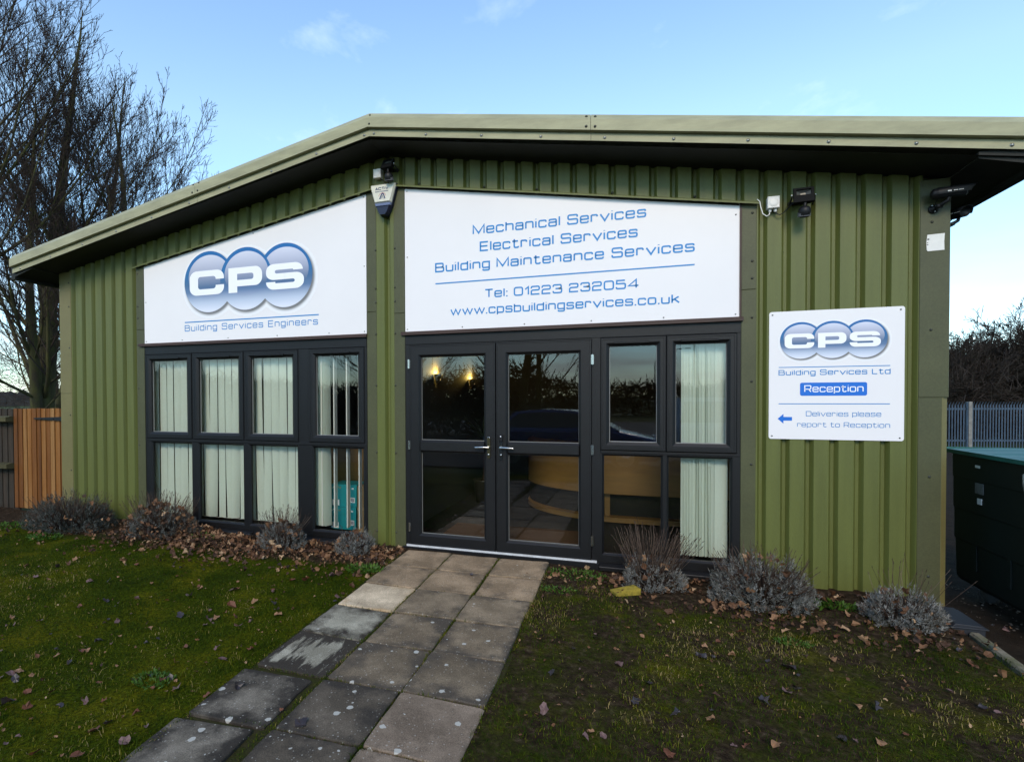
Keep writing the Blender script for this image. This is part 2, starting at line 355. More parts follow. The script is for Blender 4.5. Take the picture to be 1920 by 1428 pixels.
# ------------------------------------------------------------------ paving path
def slab_mat(i, base, dark, amount, lich, seed, streak=False):
    m = bpy.data.materials.new('paving_concrete'); m.use_nodes = True; n = m.node_tree; b = n.nodes['Principled BSDF']; Lk = n.links.new
    t = n.nodes.new('ShaderNodeTexCoord'); mpn = n.nodes.new('ShaderNodeMapping'); mpn.inputs['Location'].default_value = (seed * 3.7, seed * 1.9, 0); Lk(t.outputs['Object'], mpn.inputs[0]); src = mpn.outputs[0]
    def noise(s, d=6, r=.6, sc=None):
        q = n.nodes.new('ShaderNodeTexNoise'); q.inputs['Scale'].default_value = s; q.inputs['Detail'].default_value = d; q.inputs['Roughness'].default_value = r
        if sc:
            mm = n.nodes.new('ShaderNodeMapping'); mm.inputs['Scale'].default_value = sc; mm.inputs['Rotation'].default_value = (0, 0, .5); Lk(src, mm.inputs[0]); Lk(mm.outputs[0], q.inputs['Vector'])
        else: Lk(src, q.inputs['Vector'])
        return q.outputs['Fac']
    # algae film: grows in from the slab's edges, its own wear shape
    sp = n.nodes.new('ShaderNodeSeparateXYZ'); Lk(t.outputs['Object'], sp.inputs[0])
    def ab(o):
        q = n.nodes.new('ShaderNodeMath'); q.operation = 'ABSOLUTE'; Lk(o, q.inputs[0]); return q.outputs[0]
    mxx = n.nodes.new('ShaderNodeMath'); mxx.operation = 'MAXIMUM'; Lk(ab(sp.outputs['X']), mxx.inputs[0]); Lk(ab(sp.outputs['Y']), mxx.inputs[1])
    e = n.nodes.new('ShaderNodeMapRange'); e.inputs['From Min'].default_value = .05; e.inputs['From Max'].default_value = .24; e.inputs['To Max'].default_value = .30; Lk(mxx.outputs[0], e.inputs['Value'])
    ad = n.nodes.new('ShaderNodeMath'); ad.operation = 'ADD'; Lk(e.outputs[0], ad.inputs[0]); Lk(noise(5, 8, .62, (2.8, .5, 1) if streak else None), ad.inputs[1])
    rp = n.nodes.new('ShaderNodeValToRGB'); rp.color_ramp.elements[0].position = .92 - amount * .55; rp.color_ramp.elements[1].position = (.97 if streak else 1.10) - amount * .5
    Lk(ad.outputs[0], rp.inputs[0])
    pw = n.nodes.new('ShaderNodeValToRGB'); pw.color_ramp.elements[0].position = .42; pw.color_ramp.elements[1].position = .64; Lk(noise(3.3, 9, .68), pw.inputs[0])
    pb = n.nodes.new('ShaderNodeMixRGB'); pb.inputs[1].default_value = (*[c * .72 for c in base], 1); pb.inputs[2].default_value = (*[min(.7, c * k_) for c, k_ in zip(base, (1.28, 1.30, 1.34))], 1); Lk(pw.outputs[0], pb.inputs[0])
    mc = n.nodes.new('ShaderNodeMixRGB'); Lk(pb.outputs[0], mc.inputs[1]); mc.inputs[2].default_value = (*dark, 1); Lk(rp.outputs[0], mc.inputs[0])
    gr = n.nodes.new('ShaderNodeMapRange'); gr.inputs['From Min'].default_value = .3; gr.inputs['From Max'].default_value = .7; gr.inputs['To Min'].default_value = .55; gr.inputs['To Max'].default_value = 1.4; Lk(noise(170, 3, .7), gr.inputs['Value'])
    mg = n.nodes.new('ShaderNodeMixRGB'); mg.blend_type = 'MULTIPLY'; mg.inputs[0].default_value = 1; Lk(mc.outputs[0], mg.inputs[1]); Lk(gr.outputs[0], mg.inputs[2])
    out = mg.outputs[0]
    for sc_, thr, am in ((15, .17, lich * 1.1), (75, .22, .55)):
        vo = n.nodes.new('ShaderNodeTexVoronoi'); vo.inputs['Scale'].default_value = sc_; Lk(src, vo.inputs['Vector'])
        sepc = n.nodes.new('ShaderNodeSeparateColor'); Lk(vo.outputs['Color'], sepc.inputs[0])
        g1 = n.nodes.new('ShaderNodeMath'); g1.operation = 'LESS_THAN'; g1.inputs[1].default_value = am * .55; Lk(sepc.outputs[0], g1.inputs[0])
        gw = n.nodes.new('ShaderNodeMath'); gw.operation = 'MULTIPLY'; gw.inputs[1].default_value = thr * 1.7; Lk(sepc.outputs[1], gw.inputs[0])
        nw = n.nodes.new('ShaderNodeMath'); nw.operation = 'MULTIPLY_ADD'; nw.inputs[1].default_value = .30; nw.inputs[2].default_value = -.15; Lk(noise(sc_ * 2.2, 3, .6), nw.inputs[0])
        na = n.nodes.new('ShaderNodeMath'); na.operation = 'ADD'; Lk(vo.outputs['Distance'], na.inputs[0]); Lk(nw.outputs[0], na.inputs[1])
        g2 = n.nodes.new('ShaderNodeMath'); g2.operation = 'LESS_THAN'; Lk(na.outputs[0], g2.inputs[0]); Lk(gw.outputs[0], g2.inputs[1])
        g3 = n.nodes.new('ShaderNodeMath'); g3.operation = 'MULTIPLY'; Lk(g1.outputs[0], g3.inputs[0]); Lk(g2.outputs[0], g3.inputs[1])
        g4 = n.nodes.new('ShaderNodeMath'); g4.operation = 'MULTIPLY'; g4.inputs[1].default_value = .75 if sc_ < 20 else .35; Lk(g3.outputs[0], g4.inputs[0])
        ml = n.nodes.new('ShaderNodeMixRGB'); ml.inputs[2].default_value = (.48, .46, .40, 1); Lk(g4.outputs[0], ml.inputs[0]); Lk(out, ml.inputs[1]); out = ml.outputs[0]
    Lk(out, b.inputs['Base Color']); b.inputs['Roughness'].default_value = .85; b.inputs['Specular IOR Level'].default_value = .25
    bp = n.nodes.new('ShaderNodeBump'); bp.inputs['Strength'].default_value = .5; bp.inputs['Distance'].default_value = .004; Lk(noise(120, 5, .7), bp.inputs['Height']); Lk(bp.outputs[0], b.inputs['Normal'])
    return m

JOINT = mat('mossy_joint_soil', (.026, .030, .005), .95, .1, var=.6, vscale=18, col2=(.035, .028, .014), bump=.8, bscale=80)
pm = MB(); pm.strip([[(PX0 - .03 + (3 * PITCHS + .05) * i, y, path_z(y) - .016) for i in (0, 1)] for y in np.arange(-5.6, -.1, .3)][::-1])
path = pm.build('path', JOINT); tag(path, kind='structure')
random.seed(5)
TAN, GREY, DGREY, CHAR = (.275, .190, .112), (.215, .158, .098), (.165, .122, .076), (.036, .028, .020)
for j in range(11):
    for i in range(3):
        cx, cy = PX0 + (i + .5) * PITCHS, -.15 - (j + .5) * PITCHS
        ang = random.uniform(-.012, .012); cx += random.uniform(-.004, .004); cy += random.uniform(-.004, .004)
        lab = None; h = .2235
        tone = [TAN, TAN, GREY, GREY, DGREY, DGREY, DGREY, DGREY, DGREY, DGREY, DGREY][j]
        if i == 2: tone = tuple(c * 1.08 for c in tone)
        dk = (.090, .068, .046) if j < 3 else (.070, .055, .040)
        amt, lich, stk = (.42, .05, False) if j < 2 else (.48, .12, False)
        if j >= 3: amt, lich = (.60, .4); tone = tuple(c * .9 for c in tone)
        if i == 2 and j in (5, 6): amt = .2; tone = (.185, .135, .092)
        if i == 2 and j >= 4: cx += .0
        if i == 0:
            if j == 2: tone, dk, amt, lab = (.52, .40, .26), (.40, .26, .13), .3, 'pale cream slab standing out among the grey ones'
            if 3 <= j <= 4: tone, dk, amt, lich, stk, lab = (.29, .26, .19), CHAR, .62, .3, j == 4, ('slab with a dark algae border round a pale worn middle' if j == 3 else 'charcoal slab with pale streaks scraped across it')
            if j >= 5: tone, dk, amt, lich = (.17, .142, .105), (.030, .024, .018), .70, .7; ang += (.05, -.03, .02)[j % 3]; cx -= .035 + .02 * (j - 5); cy -= .03 * (j - 4) ** .5; h = .218
        if i == 1 and j >= 5: tone, dk, amt, lich = (.100, .078, .054), (.036, .029, .022), .6, 1.1
        s = MB(); z = path_z(cy) + random.uniform(-.003, .003); tl = random.uniform(-.006, .006)
        poly = []
        for q in range(4):
            a0, a1 = [(-h, -h), (h, -h), (h, h), (-h, h)][q], [(h, -h), (h, h), (-h, h), (-h, -h)][q]
            for tt in (0.02, .12, .3, .5, .7, .88, .98):
                x = a0[0] + (a1[0] - a0[0]) * tt; y = a0[1] + (a1[1] - a0[1]) * tt
                nn = math.hypot(x, y); jit = random.uniform(-.0025, .0015) - (.006 if random.random() < .06 else 0)
                poly.append((x * (1 + jit / nn), y * (1 + jit / nn)))
        ca, sa = math.cos(ang), math.sin(ang)
        def P(x, y, zz, k=1): X, Y = x * k, y * k; return (cx + X * ca - Y * sa, cy + X * sa + Y * ca, z + zz + tl * X / .22 + .025 * Y)
        n_ = len(poly); kk = 1 - .006 / .22
        s.add([P(x, y, -.045) for x, y in poly] + [P(x, y, -.005) for x, y in poly] + [P(x, y, 0, kk) for x, y in poly],
              [(q, (q + 1) % n_, n_ + (q + 1) % n_, n_ + q) for q in range(n_)] + [(n_ + q, n_ + (q + 1) % n_, 2 * n_ + (q + 1) % n_, 2 * n_ + q) for q in range(n_)] + [tuple(range(2 * n_, 3 * n_))])
        s.v = [(p[0] - cx, p[1] - cy, p[2] - z) for p in s.v]
        o = s.build('paving_slab', slab_mat(i, tone, dk, amt, lich, j * 3 + i + 1, stk), None); o.location = (cx, cy, z); o.parent = path
        if lab: o['label'] = lab

# ================================================================== OFFICE BUILDING
B = thing('office_building', 'long low olive green clad office with a shallow gable roof and dark framed glass doors', 'building', (0, 0, -.1))
W = 4.567
def soff(x): return 3.875 - (.1815 * -x if x < 0 else .176 * x)          # wall top, at the wall
def drip(x): return 3.600 - .171 * abs(x)
GP, GW = 1 / 6, .066                                                       # rib pitch, groove width

def clad(mb, x0, x1, zb, zt, y0=0.0, depth=.038):
    """box-profile sheet: wide flat crowns, narrow recessed grooves"""
    xs = []
    k0 = math.floor((x0 + .033) / GP) - 1
    pts = []
    for kk in range(k0, k0 + int((x1 - x0) / GP) + 4):
        a = kk * GP - .033 + .012
        pts += [(a, 0), (a + .022, depth), (a + GW - .022, depth), (a + GW, 0), (a + GP * .5 + .033, 0)]
    def yat(x):
        for (xa, ya), (xb, yb) in zip(pts, pts[1:]):
            if xa <= x <= xb: return ya + (yb - ya) * (x - xa) / (xb - xa + 1e-9)
        return 0
    use = [(x0, yat(x0))] + [p for p in pts if x0 + 1e-4 < p[0] < x1 - 1e-4] + [(x1, yat(x1))]
    mb.strip([[(x, y0 + y, zt(x)) for x, y in use], [(x, y0 + y, zb(x)) for x, y in use]])
    return use
def cladding(x0, x1, zb, zt, m=GREEN, screws=()):
    mb = MB(); clad(mb, x0, x1, zb, zt)
    for x, z in screws: mb.screw(x, z, .036, .0095)
    return mb.build('wall_cladding', [m, SCREW], B)
gx = lambda k_: k_ * GP
cladding(-4.40, -3.28, lambda x: -.16, lambda x: soff(x), screws=[(gx(q) + .012, z) for z in (2.15, .5) for q in (-26, -25, -24, -23, -22, -21, -20)] + [(gx(-21), 3.0), (gx(-24), 1.25)])
cladding(3.29, 4.40, lambda x: -.16, lambda x: soff(x), screws=[(gx(q) - .01, z) for z, qs in ((2.62, (21,)), (.55, (21,)), (.02, (23, 25, 26))) for q in qs])
cladding(-.115, .092, lambda x: -.16, lambda x: 3.60, GREEN_P)
cladding(-3.29, 0, lambda x: drip(x) - .005, lambda x: soff(x), screws=[(gx(q) + .01, drip(gx(q)) + .03) for q in (-18, -14, -10, -6, -3)])
cladding(0, 3.29, lambda x: drip(x) - .005, lambda x: soff(x), screws=[(gx(q) + .01, drip(gx(q)) + .03) for q in (2, 6, 9, 13, 17)])
# flat flashings beside the bays, in two lengths each
def flash(x0, x1, z0, z1, m, screws, name='flashing', y=-.004, lab=None):
    mb = MB(); mb.cbox(x0, x1, y, y + .03, z0, z1, .003)
    for x, z in screws: mb.screw(x, z, y)
    o = mb.build(name, [m, SCREW], B)
    if lab: o['label'] = lab
for x0, x1, sx, jz in ((-3.292, -3.172, -3.265, 2.28), (-.218, -.108, -.115, 2.33), (.086, .202, .098, 2.30), (3.192, 3.302, 3.27, 2.33)):
    zt = drip(max(abs(x0), abs(x1))) - .006
    flash(x0, x1, jz + .001, zt, FLASH, [(sx, z) for z in (2.95, 2.56, 2.42)])
    flash(x0, x1, -.16, jz - .001, FLASH, [(sx, z) for z in (2.1, 1.58, .9, .1)])
# corner trims
flash(-4.567, -4.368, 1.525, 3.06, FLASH_PALE, [(-4.40, z) for z in (2.92, 2.62, 2.10)], 'corner_trim', -.006)
flash(-4.567, -4.368, -.16, 1.523, FLASH_PALE, [(-4.40, z) for z in (1.25, .55)], 'corner_trim', -.006)
flash(4.383, 4.567, 1.445, 3.065, FLASH, [(4.455, z) for z in (2.75, 1.95)], 'corner_trim', -.006)
mb = MB(); mb.prism([(4.383, -.006), (4.525, -.006), (4.567, .022), (4.567, .05), (4.383, .05)], lambda p, q, t: (p, q, t), -.16, 1.443)
for z in (.85, .1): mb.screw(4.455, z, -.006)
o = mb.build('corner_trim', [FLASH, SCREW], B); o['label'] = 'lower corner trim with a paler angled edge'
# paler folded edge of that trim
mb = MB(); mb.prism([(4.5265, -.0075), (4.5685, .0205), (4.5685, .06), (4.567, .06), (4.567, .0215), (4.525, -.0065)], lambda p, q, t: (p, q, t), -.16, 1.4425)
mb.build('trim_edge', FLASH_PALE, B)
# sloping drip flashings over the bays
for a, b_ in ((-3.30, -.02), (.02, 3.31)):
    mb = MB(); pr = [(.0, .004), (-.045, -.016), (-.045, -.030), (-.040, -.030), (-.040, -.020), (.004, -.004)]
    mb.prism(pr, lambda p, q, t: (t, p - .002, drip(t) + q), a, b_)
    mb.build('drip_flashing', [GREEN, SCREW], B)
# verge (roof edge) in its folded profile, with joints and screws
def vz(x): return 4.130 - (.188 * -x if x < 0 else .1735 * x)
VP = [(-.335, 0.0), (-.36, 0), (-.40, -.054), (-.40, -.142), (-.350, -.146), (-.350, -.160), (-.364, -.163), (-.364, -.214), (-.358, -.214), (-.358, -.15), (-.335, -.13)]
for xs, js in (((-4.87, 0), -2.02), ((0, 4.85), 2.02)):
    mb = MB(); xs2 = [xs[0], js, xs[1]]
    for q in range(2):
        a, b_ = xs2[q] + (.0015 if q else 0), xs2[q + 1] - (0 if q else .0015)
        mb.prism(VP, lambda p, r_, t: (t, p, vz(t) + r_), a, b_)
    sg = -1 if xs[0] < 0 else 1
    for x in (js - .035, js + .035):
        for dz in (-.028, -.115): mb.screw(x, vz(x) + dz - (0 if dz < -.1 else 0), -.40 if dz < -.1 else -.382, .009)
    for x in np.arange(.05, 4.8, .52): mb.screw(sg * x, vz(sg * x) - .188, -.364, .010, 2)
    if sg > 0:
        for dz in (-.028, -.115): mb.screw(.018, vz(.018) + dz, -.40 if dz < -.1 else -.382, .008)
    # closed end
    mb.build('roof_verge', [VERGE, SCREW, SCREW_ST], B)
# soffit, roof slabs, side eaves
D = 9.0
for sg in (-1, 1):
    mb = MB(); xe = 4.86 * sg; a, b_ = (xe, 0) if sg < 0 else (0, xe)
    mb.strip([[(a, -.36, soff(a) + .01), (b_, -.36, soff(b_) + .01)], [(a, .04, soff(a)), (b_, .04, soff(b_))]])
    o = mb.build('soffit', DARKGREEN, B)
    mb = MB()
    mb.prism([(-.34, 0), (D, 0), (D, .15), (-.34, .15)], lambda p, q, t: (t, p, vz(t) - .155 + q), a, b_)
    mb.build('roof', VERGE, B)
    mb = MB(); xw = 4.567 * sg
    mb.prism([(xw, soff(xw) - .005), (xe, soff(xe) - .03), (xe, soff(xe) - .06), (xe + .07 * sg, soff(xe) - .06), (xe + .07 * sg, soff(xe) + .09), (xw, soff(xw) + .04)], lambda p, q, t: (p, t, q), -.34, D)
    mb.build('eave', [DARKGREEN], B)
# remaining walls
wm = MB(); wm.box(-4.56, -4.50, .045, D - .06, -.2, 3.05); wm.box(4.50, 4.56, .045, D - .06, -.2, 3.05); wm.box(-4.50, 4.50, D - .06, D, -.2, 3.0)
wm.build('wall', GREEN, B)
ii = MB(); ii.box(-4.49, 4.49, .22, 8.9, -.12, 0.0); ii.build('interior_floor', CARPET, B)
ii = MB(); ii.box(-4.49, 4.49, .06, 8.9, 2.45, 2.5); ii.build('ceiling', CEIL, B)
ii = MB(); ii.box(-.05, .05, .05, 8.9, 0, 2.45); ii.box(-4.49, -.06, 4.0, 4.06, 0, 2.45); ii.box(.06, 4.49, 5.2, 5.26, 0, 2.45)
ii.box(-4.49, -3.20, .045, .10, 0, 2.45); ii.box(3.21, 4.49, .045, .10, 0, 2.45); ii.box(-.22, -.06, .045, .10, 0, 2.45); ii.box(.06, .18, .045, .10, 0, 2.45)
ii.build('interior_wall', CREAM, B)

# ---- windows and doors
YF, YS, YG = .004, -.010, .036          # fixed frame front, sash front, glass plane
def pane(parent, x0, x1, z0, z1, y=YG):
    mb = MB(); mb.add([(x0, y, z0), (x1, y, z0), (x1, y, z1), (x0, y, z1)], [(0, 1, 2, 3)]); return mb.build('pane', GLASS, parent)
def sash(parent, x0, x1, z0, z1, ins=.074, vent=True):
    mb = MB(); mb.ring((x0, x1, z0, z1), [(0, .05), (0, YS + .006), (.006, YS), (.018, YS), (.020, YS + .003), (ins - .026, YS + .003), (ins - .004, YS + .018), (ins, YS + .019), (ins, YG + .012)])
    mb.ring((x0 + ins - .006, x1 - ins + .006, z0 + ins - .006, z1 - ins + .006), [(0, YG - .004), (.010, YG - .003), (.010, YG + .01)], 1)
    o = mb.build('sash', [BLACK, SPACER], parent)
    if vent:
        v = MB(); c = (x0 + x1) / 2 - .012; hw = (x1 - x0) * .27; v.cbox(c - hw, c + hw, YS - .016, YS + .005, z1 - .058, z1 - .040, .005); v.build('trickle_vent', BLACK, parent)
    return o
def lower_ring(mb, x0, x1, z0, z1):
    mb.ring((x0 - .022, x1 + .022, z0 - .03, z1 + .02), [(0, YF), (.006, YF), (.019, YF + .014), (.022, YF + .016), (.022, YG + .012)])
def frame_face(mb, rect, holes_x, zlo, zhi, zb):
    pass
# left window
lw = MB()
for a, b_ in ((-3.21, -3.155), (-2.475, -2.449), (-1.751, -1.729), (-1.044, -.907), (-.254, -.225)): lw.box(a, b_, YF, .06, .96, 1.978)
lw.cbox(-3.21, -.225, YF - .002, .062, 1.978, 2.074, .003)
lw.cbox(-3.212, -.223, YF - .003, .063, .951, .986, .004)
for a, b_ in ((-3.21, -3.10), (-2.474, -2.403), (-1.751, -1.692), (-1.045, -.884), (-.257, -.225)): lw.box(a, b_, YF, .06, -.02, .951)
LOW_L = [(-3.078, -2.496), (-2.381, -1.773), (-1.670, -1.067), (-.862, -.279)]
for a, b_ in LOW_L:
    lower_ring(lw, a, b_, .065, .931)
    lw.box(a - .022, b_ + .022, YF, .06, -.02, .035)
win_l = lw.build('window', BLACK, B, bevel=.0015); win_l['label'] = 'four bay dark framed office window'
for a, b_ in ((-3.155, -2.475), (-2.449, -1.751), (-1.729, -1.044), (-.907, -.254)):
    sash(win_l, a, b_, .988, 1.976); pane(win_l, a + .07, b_ - .07, 1.06, 1.905)
for a, b_ in LOW_L: pane(win_l, a, b_, .065, .931)
def sill(parent, x0, x1):
    mb = MB(); mb.prism([(.06, -.022), (-.004, -.022), (-.052, -.040), (-.056, -.046), (-.056, -.075), (-.048, -.080), (-.020, -.082), (-.020, -.165), (.06, -.165)], lambda p, q, t: (t, p, q), x0, x1)
    return mb.build('window_sill', BLACK, parent)
sill(win_l, -3.215, -.222)
# right window
rw = MB()
for a, b_ in ((.185, .252), (2.006, 2.079), (3.165, 3.20)): rw.box(a, b_, YF, .06, -.02, 1.982)
rw.box(2.6225, 2.6235, YF, .06, .95, 1.982)
rw.cbox(.185, 3.20, YF - .002, .062, 1.982, 2.074, .003)
rw.box(.20, 3.19, YF + .004, .05, 1.972, 1.9815)
rw.cbox(2.081, 3.20, YF - .003, .063, .958, .984, .004)
LOW_R = [(2.109, 2.582), (2.644, 3.119)]
for a, b_ in LOW_R:
    lower_ring(rw, a, b_, .075, .938); rw.box(a - .022, b_ + .022, YF, .06, -.02, .045)
rw.box(2.079, 2.087, YF, .06, -.02, .958); rw.box(2.604, 2.622, YF, .06, -.02, .958); rw.box(3.141, 3.165, YF, .06, -.02, .958)
win_r = rw.build('window', BLACK, B, bevel=.0015); win_r['label'] = 'two bay dark framed window beside the double doors'
for a, b_ in ((2.081, 2.622), (2.624, 3.163)):
    sash(win_r, a, b_, .986, 1.979); pane(win_r, a + .07, b_ - .07, 1.058, 1.907)
for a, b_ in LOW_R: pane(win_r, a, b_, .075, .938)
sill(win_r, 2.072, 3.203)
th = MB(); th.cbox(.18, 2.072, -.030, .06, -.105, -.022, .006); th.box(.215, 2.05, -.018, .05, -.022, -.006, 1); th.build('threshold', [BLACK, WHITE_UPVC], B)

def door(x0, x1, hinge_left):
    z0, z1 = -.004, 1.970; ins = .112
    mb = MB()
    prof = [(0, .055), (0, YS + .004), (.004, YS), (.014, YS), (.016, YS + .002), (ins - .020, YS + .002), (ins - .002, YS + .018), (ins, YS + .019), (ins, YG + .012)]
    mb.ring((x0, x1, z0, z1), prof)
    ix0, ix1 = x0 + ins, x1 - ins
    mb.prism([(.918, YG + .012), (.918, YS + .019), (.920, YS + .018), (.938, YS + .002), (1.018, YS + .002), (1.036, YS + .018), (1.038, YS + .019), (1.038, YG + .012)], lambda p, q, t: (t, q, p), ix0 - .001, ix1 + .001, caps=False)
    for za, zb in ((.108, .918), (1.038, 1.858)):
        mb.ring((ix0 - .004, ix1 + .004, za - .004, zb + .004), [(0, YG - .005), (.008, YG - .004), (.008, YG + .01)], 1)
    o = mb.build('door', [BLACK, mat('glazing_gasket', (.16, .16, .15), .5)], B)
    pane(o, ix0, ix1, 1.038, 1.858); pane(o, ix0, ix1, .108, .918)
    hx = x0 - .008 if hinge_left else x1 + .008
    for z in (1.79, .985, .17):
        h = MB(); h.tube([(hx, YS - .010, z - .045), (hx, YS - .010, z + .045)], .0075, 10); h.box(hx - .012, hx + .012, YS - .004, YS + .012, z - .042, z + .042)
        for dz in (-.016, .016): h.lathe((hx, YS - .010, z + dz), (0, 0, 1), [(.0085, -.002), (.0085, .002)], 10)
        h.build('hinge', CHROME, o)
    # handle: back plate, rose and lever
    cxh = x1 - .062 if hinge_left else x0 + .050
    h = MB(); zc0, zc1 = (.880, 1.082) if hinge_left else (.870, 1.10); wd = .014
    arc = [(wd * math.cos(t), wd * math.sin(t)) for t in np.linspace(0, math.pi, 9)]
    outl = [(x, zc1 - wd + z) for x, z in arc] + [(-x, zc0 + wd - z) for x, z in arc]
    h.prism(outl, lambda p, q, t: (cxh + p, t, q), YS - .010, YS + .003, 1)
    h.lathe((cxh, YS - .008, .985), (0, -1, 0), [(.012, 0), (.012, .03), (.010, .034), (0, .034)], 14, 0)
    sg = -1 if hinge_left else 1
    h.tube([(cxh, YS - .036, .985), (cxh + sg * .03, YS - .044, .986), (cxh + sg * .085, YS - .046, .984), (cxh + sg * .125, YS - .044, .982)], [.010, .0095, .009, .008], 10, 0)
    h.lathe((cxh, YS - .009, .915), (0, -1, 0), [(.009, 0), (.009, .010), (.006, .012), (0, .012)], 12, 0)
    if not hinge_left: h.cbox(cxh - .016, cxh + .016, YS - .026, YS, 1.045, 1.105, .004, 2); h.lathe((cxh, YS - .026, 1.09), (0, -1, 0), [(.006, 0), (.006, .003), (0, .004)], 12, 3)
    else: h.tube([(cxh - .012, YS - .012, zc1 - .012), (cxh - .006, YS - .013, zc1 - .001), (cxh + .006, YS - .013, zc1 - .001), (cxh + .012, YS - .012, zc1 - .012)], .003, 6, 0)
    h.build('door_handle', [CHROME, BRASSY if hinge_left else CHROME_D, BPLASTIC, WHITE_V], o)
    return o
CHROME_D = mat('dark_chrome', (.10, .10, .10), .25, .5, 1)
dl = door(.254, 1.124, True); dl['label'] = 'left leaf of the double doors, lever pointing left'
dr = door(1.131, 2.003, False); dr['label'] = 'right leaf of the double doors, with black key box above its lever'
# brown timber sills under the sign boards
for a, b_ in ((-3.235, -.214), (.168, 3.205)):
    mb = MB(); mb.prism([(.03, 2.076), (-.030, 2.076), (-.030, 2.098), (-.022, 2.110), (.03, 2.112)], lambda p, q, t: (t, p, q), a, b_); mb.build('timber_strip', BROWN, B)
mb = MB(); mb.box(3.178, 3.192, -.010, .02, 2.113, 3.052); mb.build('timber_strip', BROWN, B)

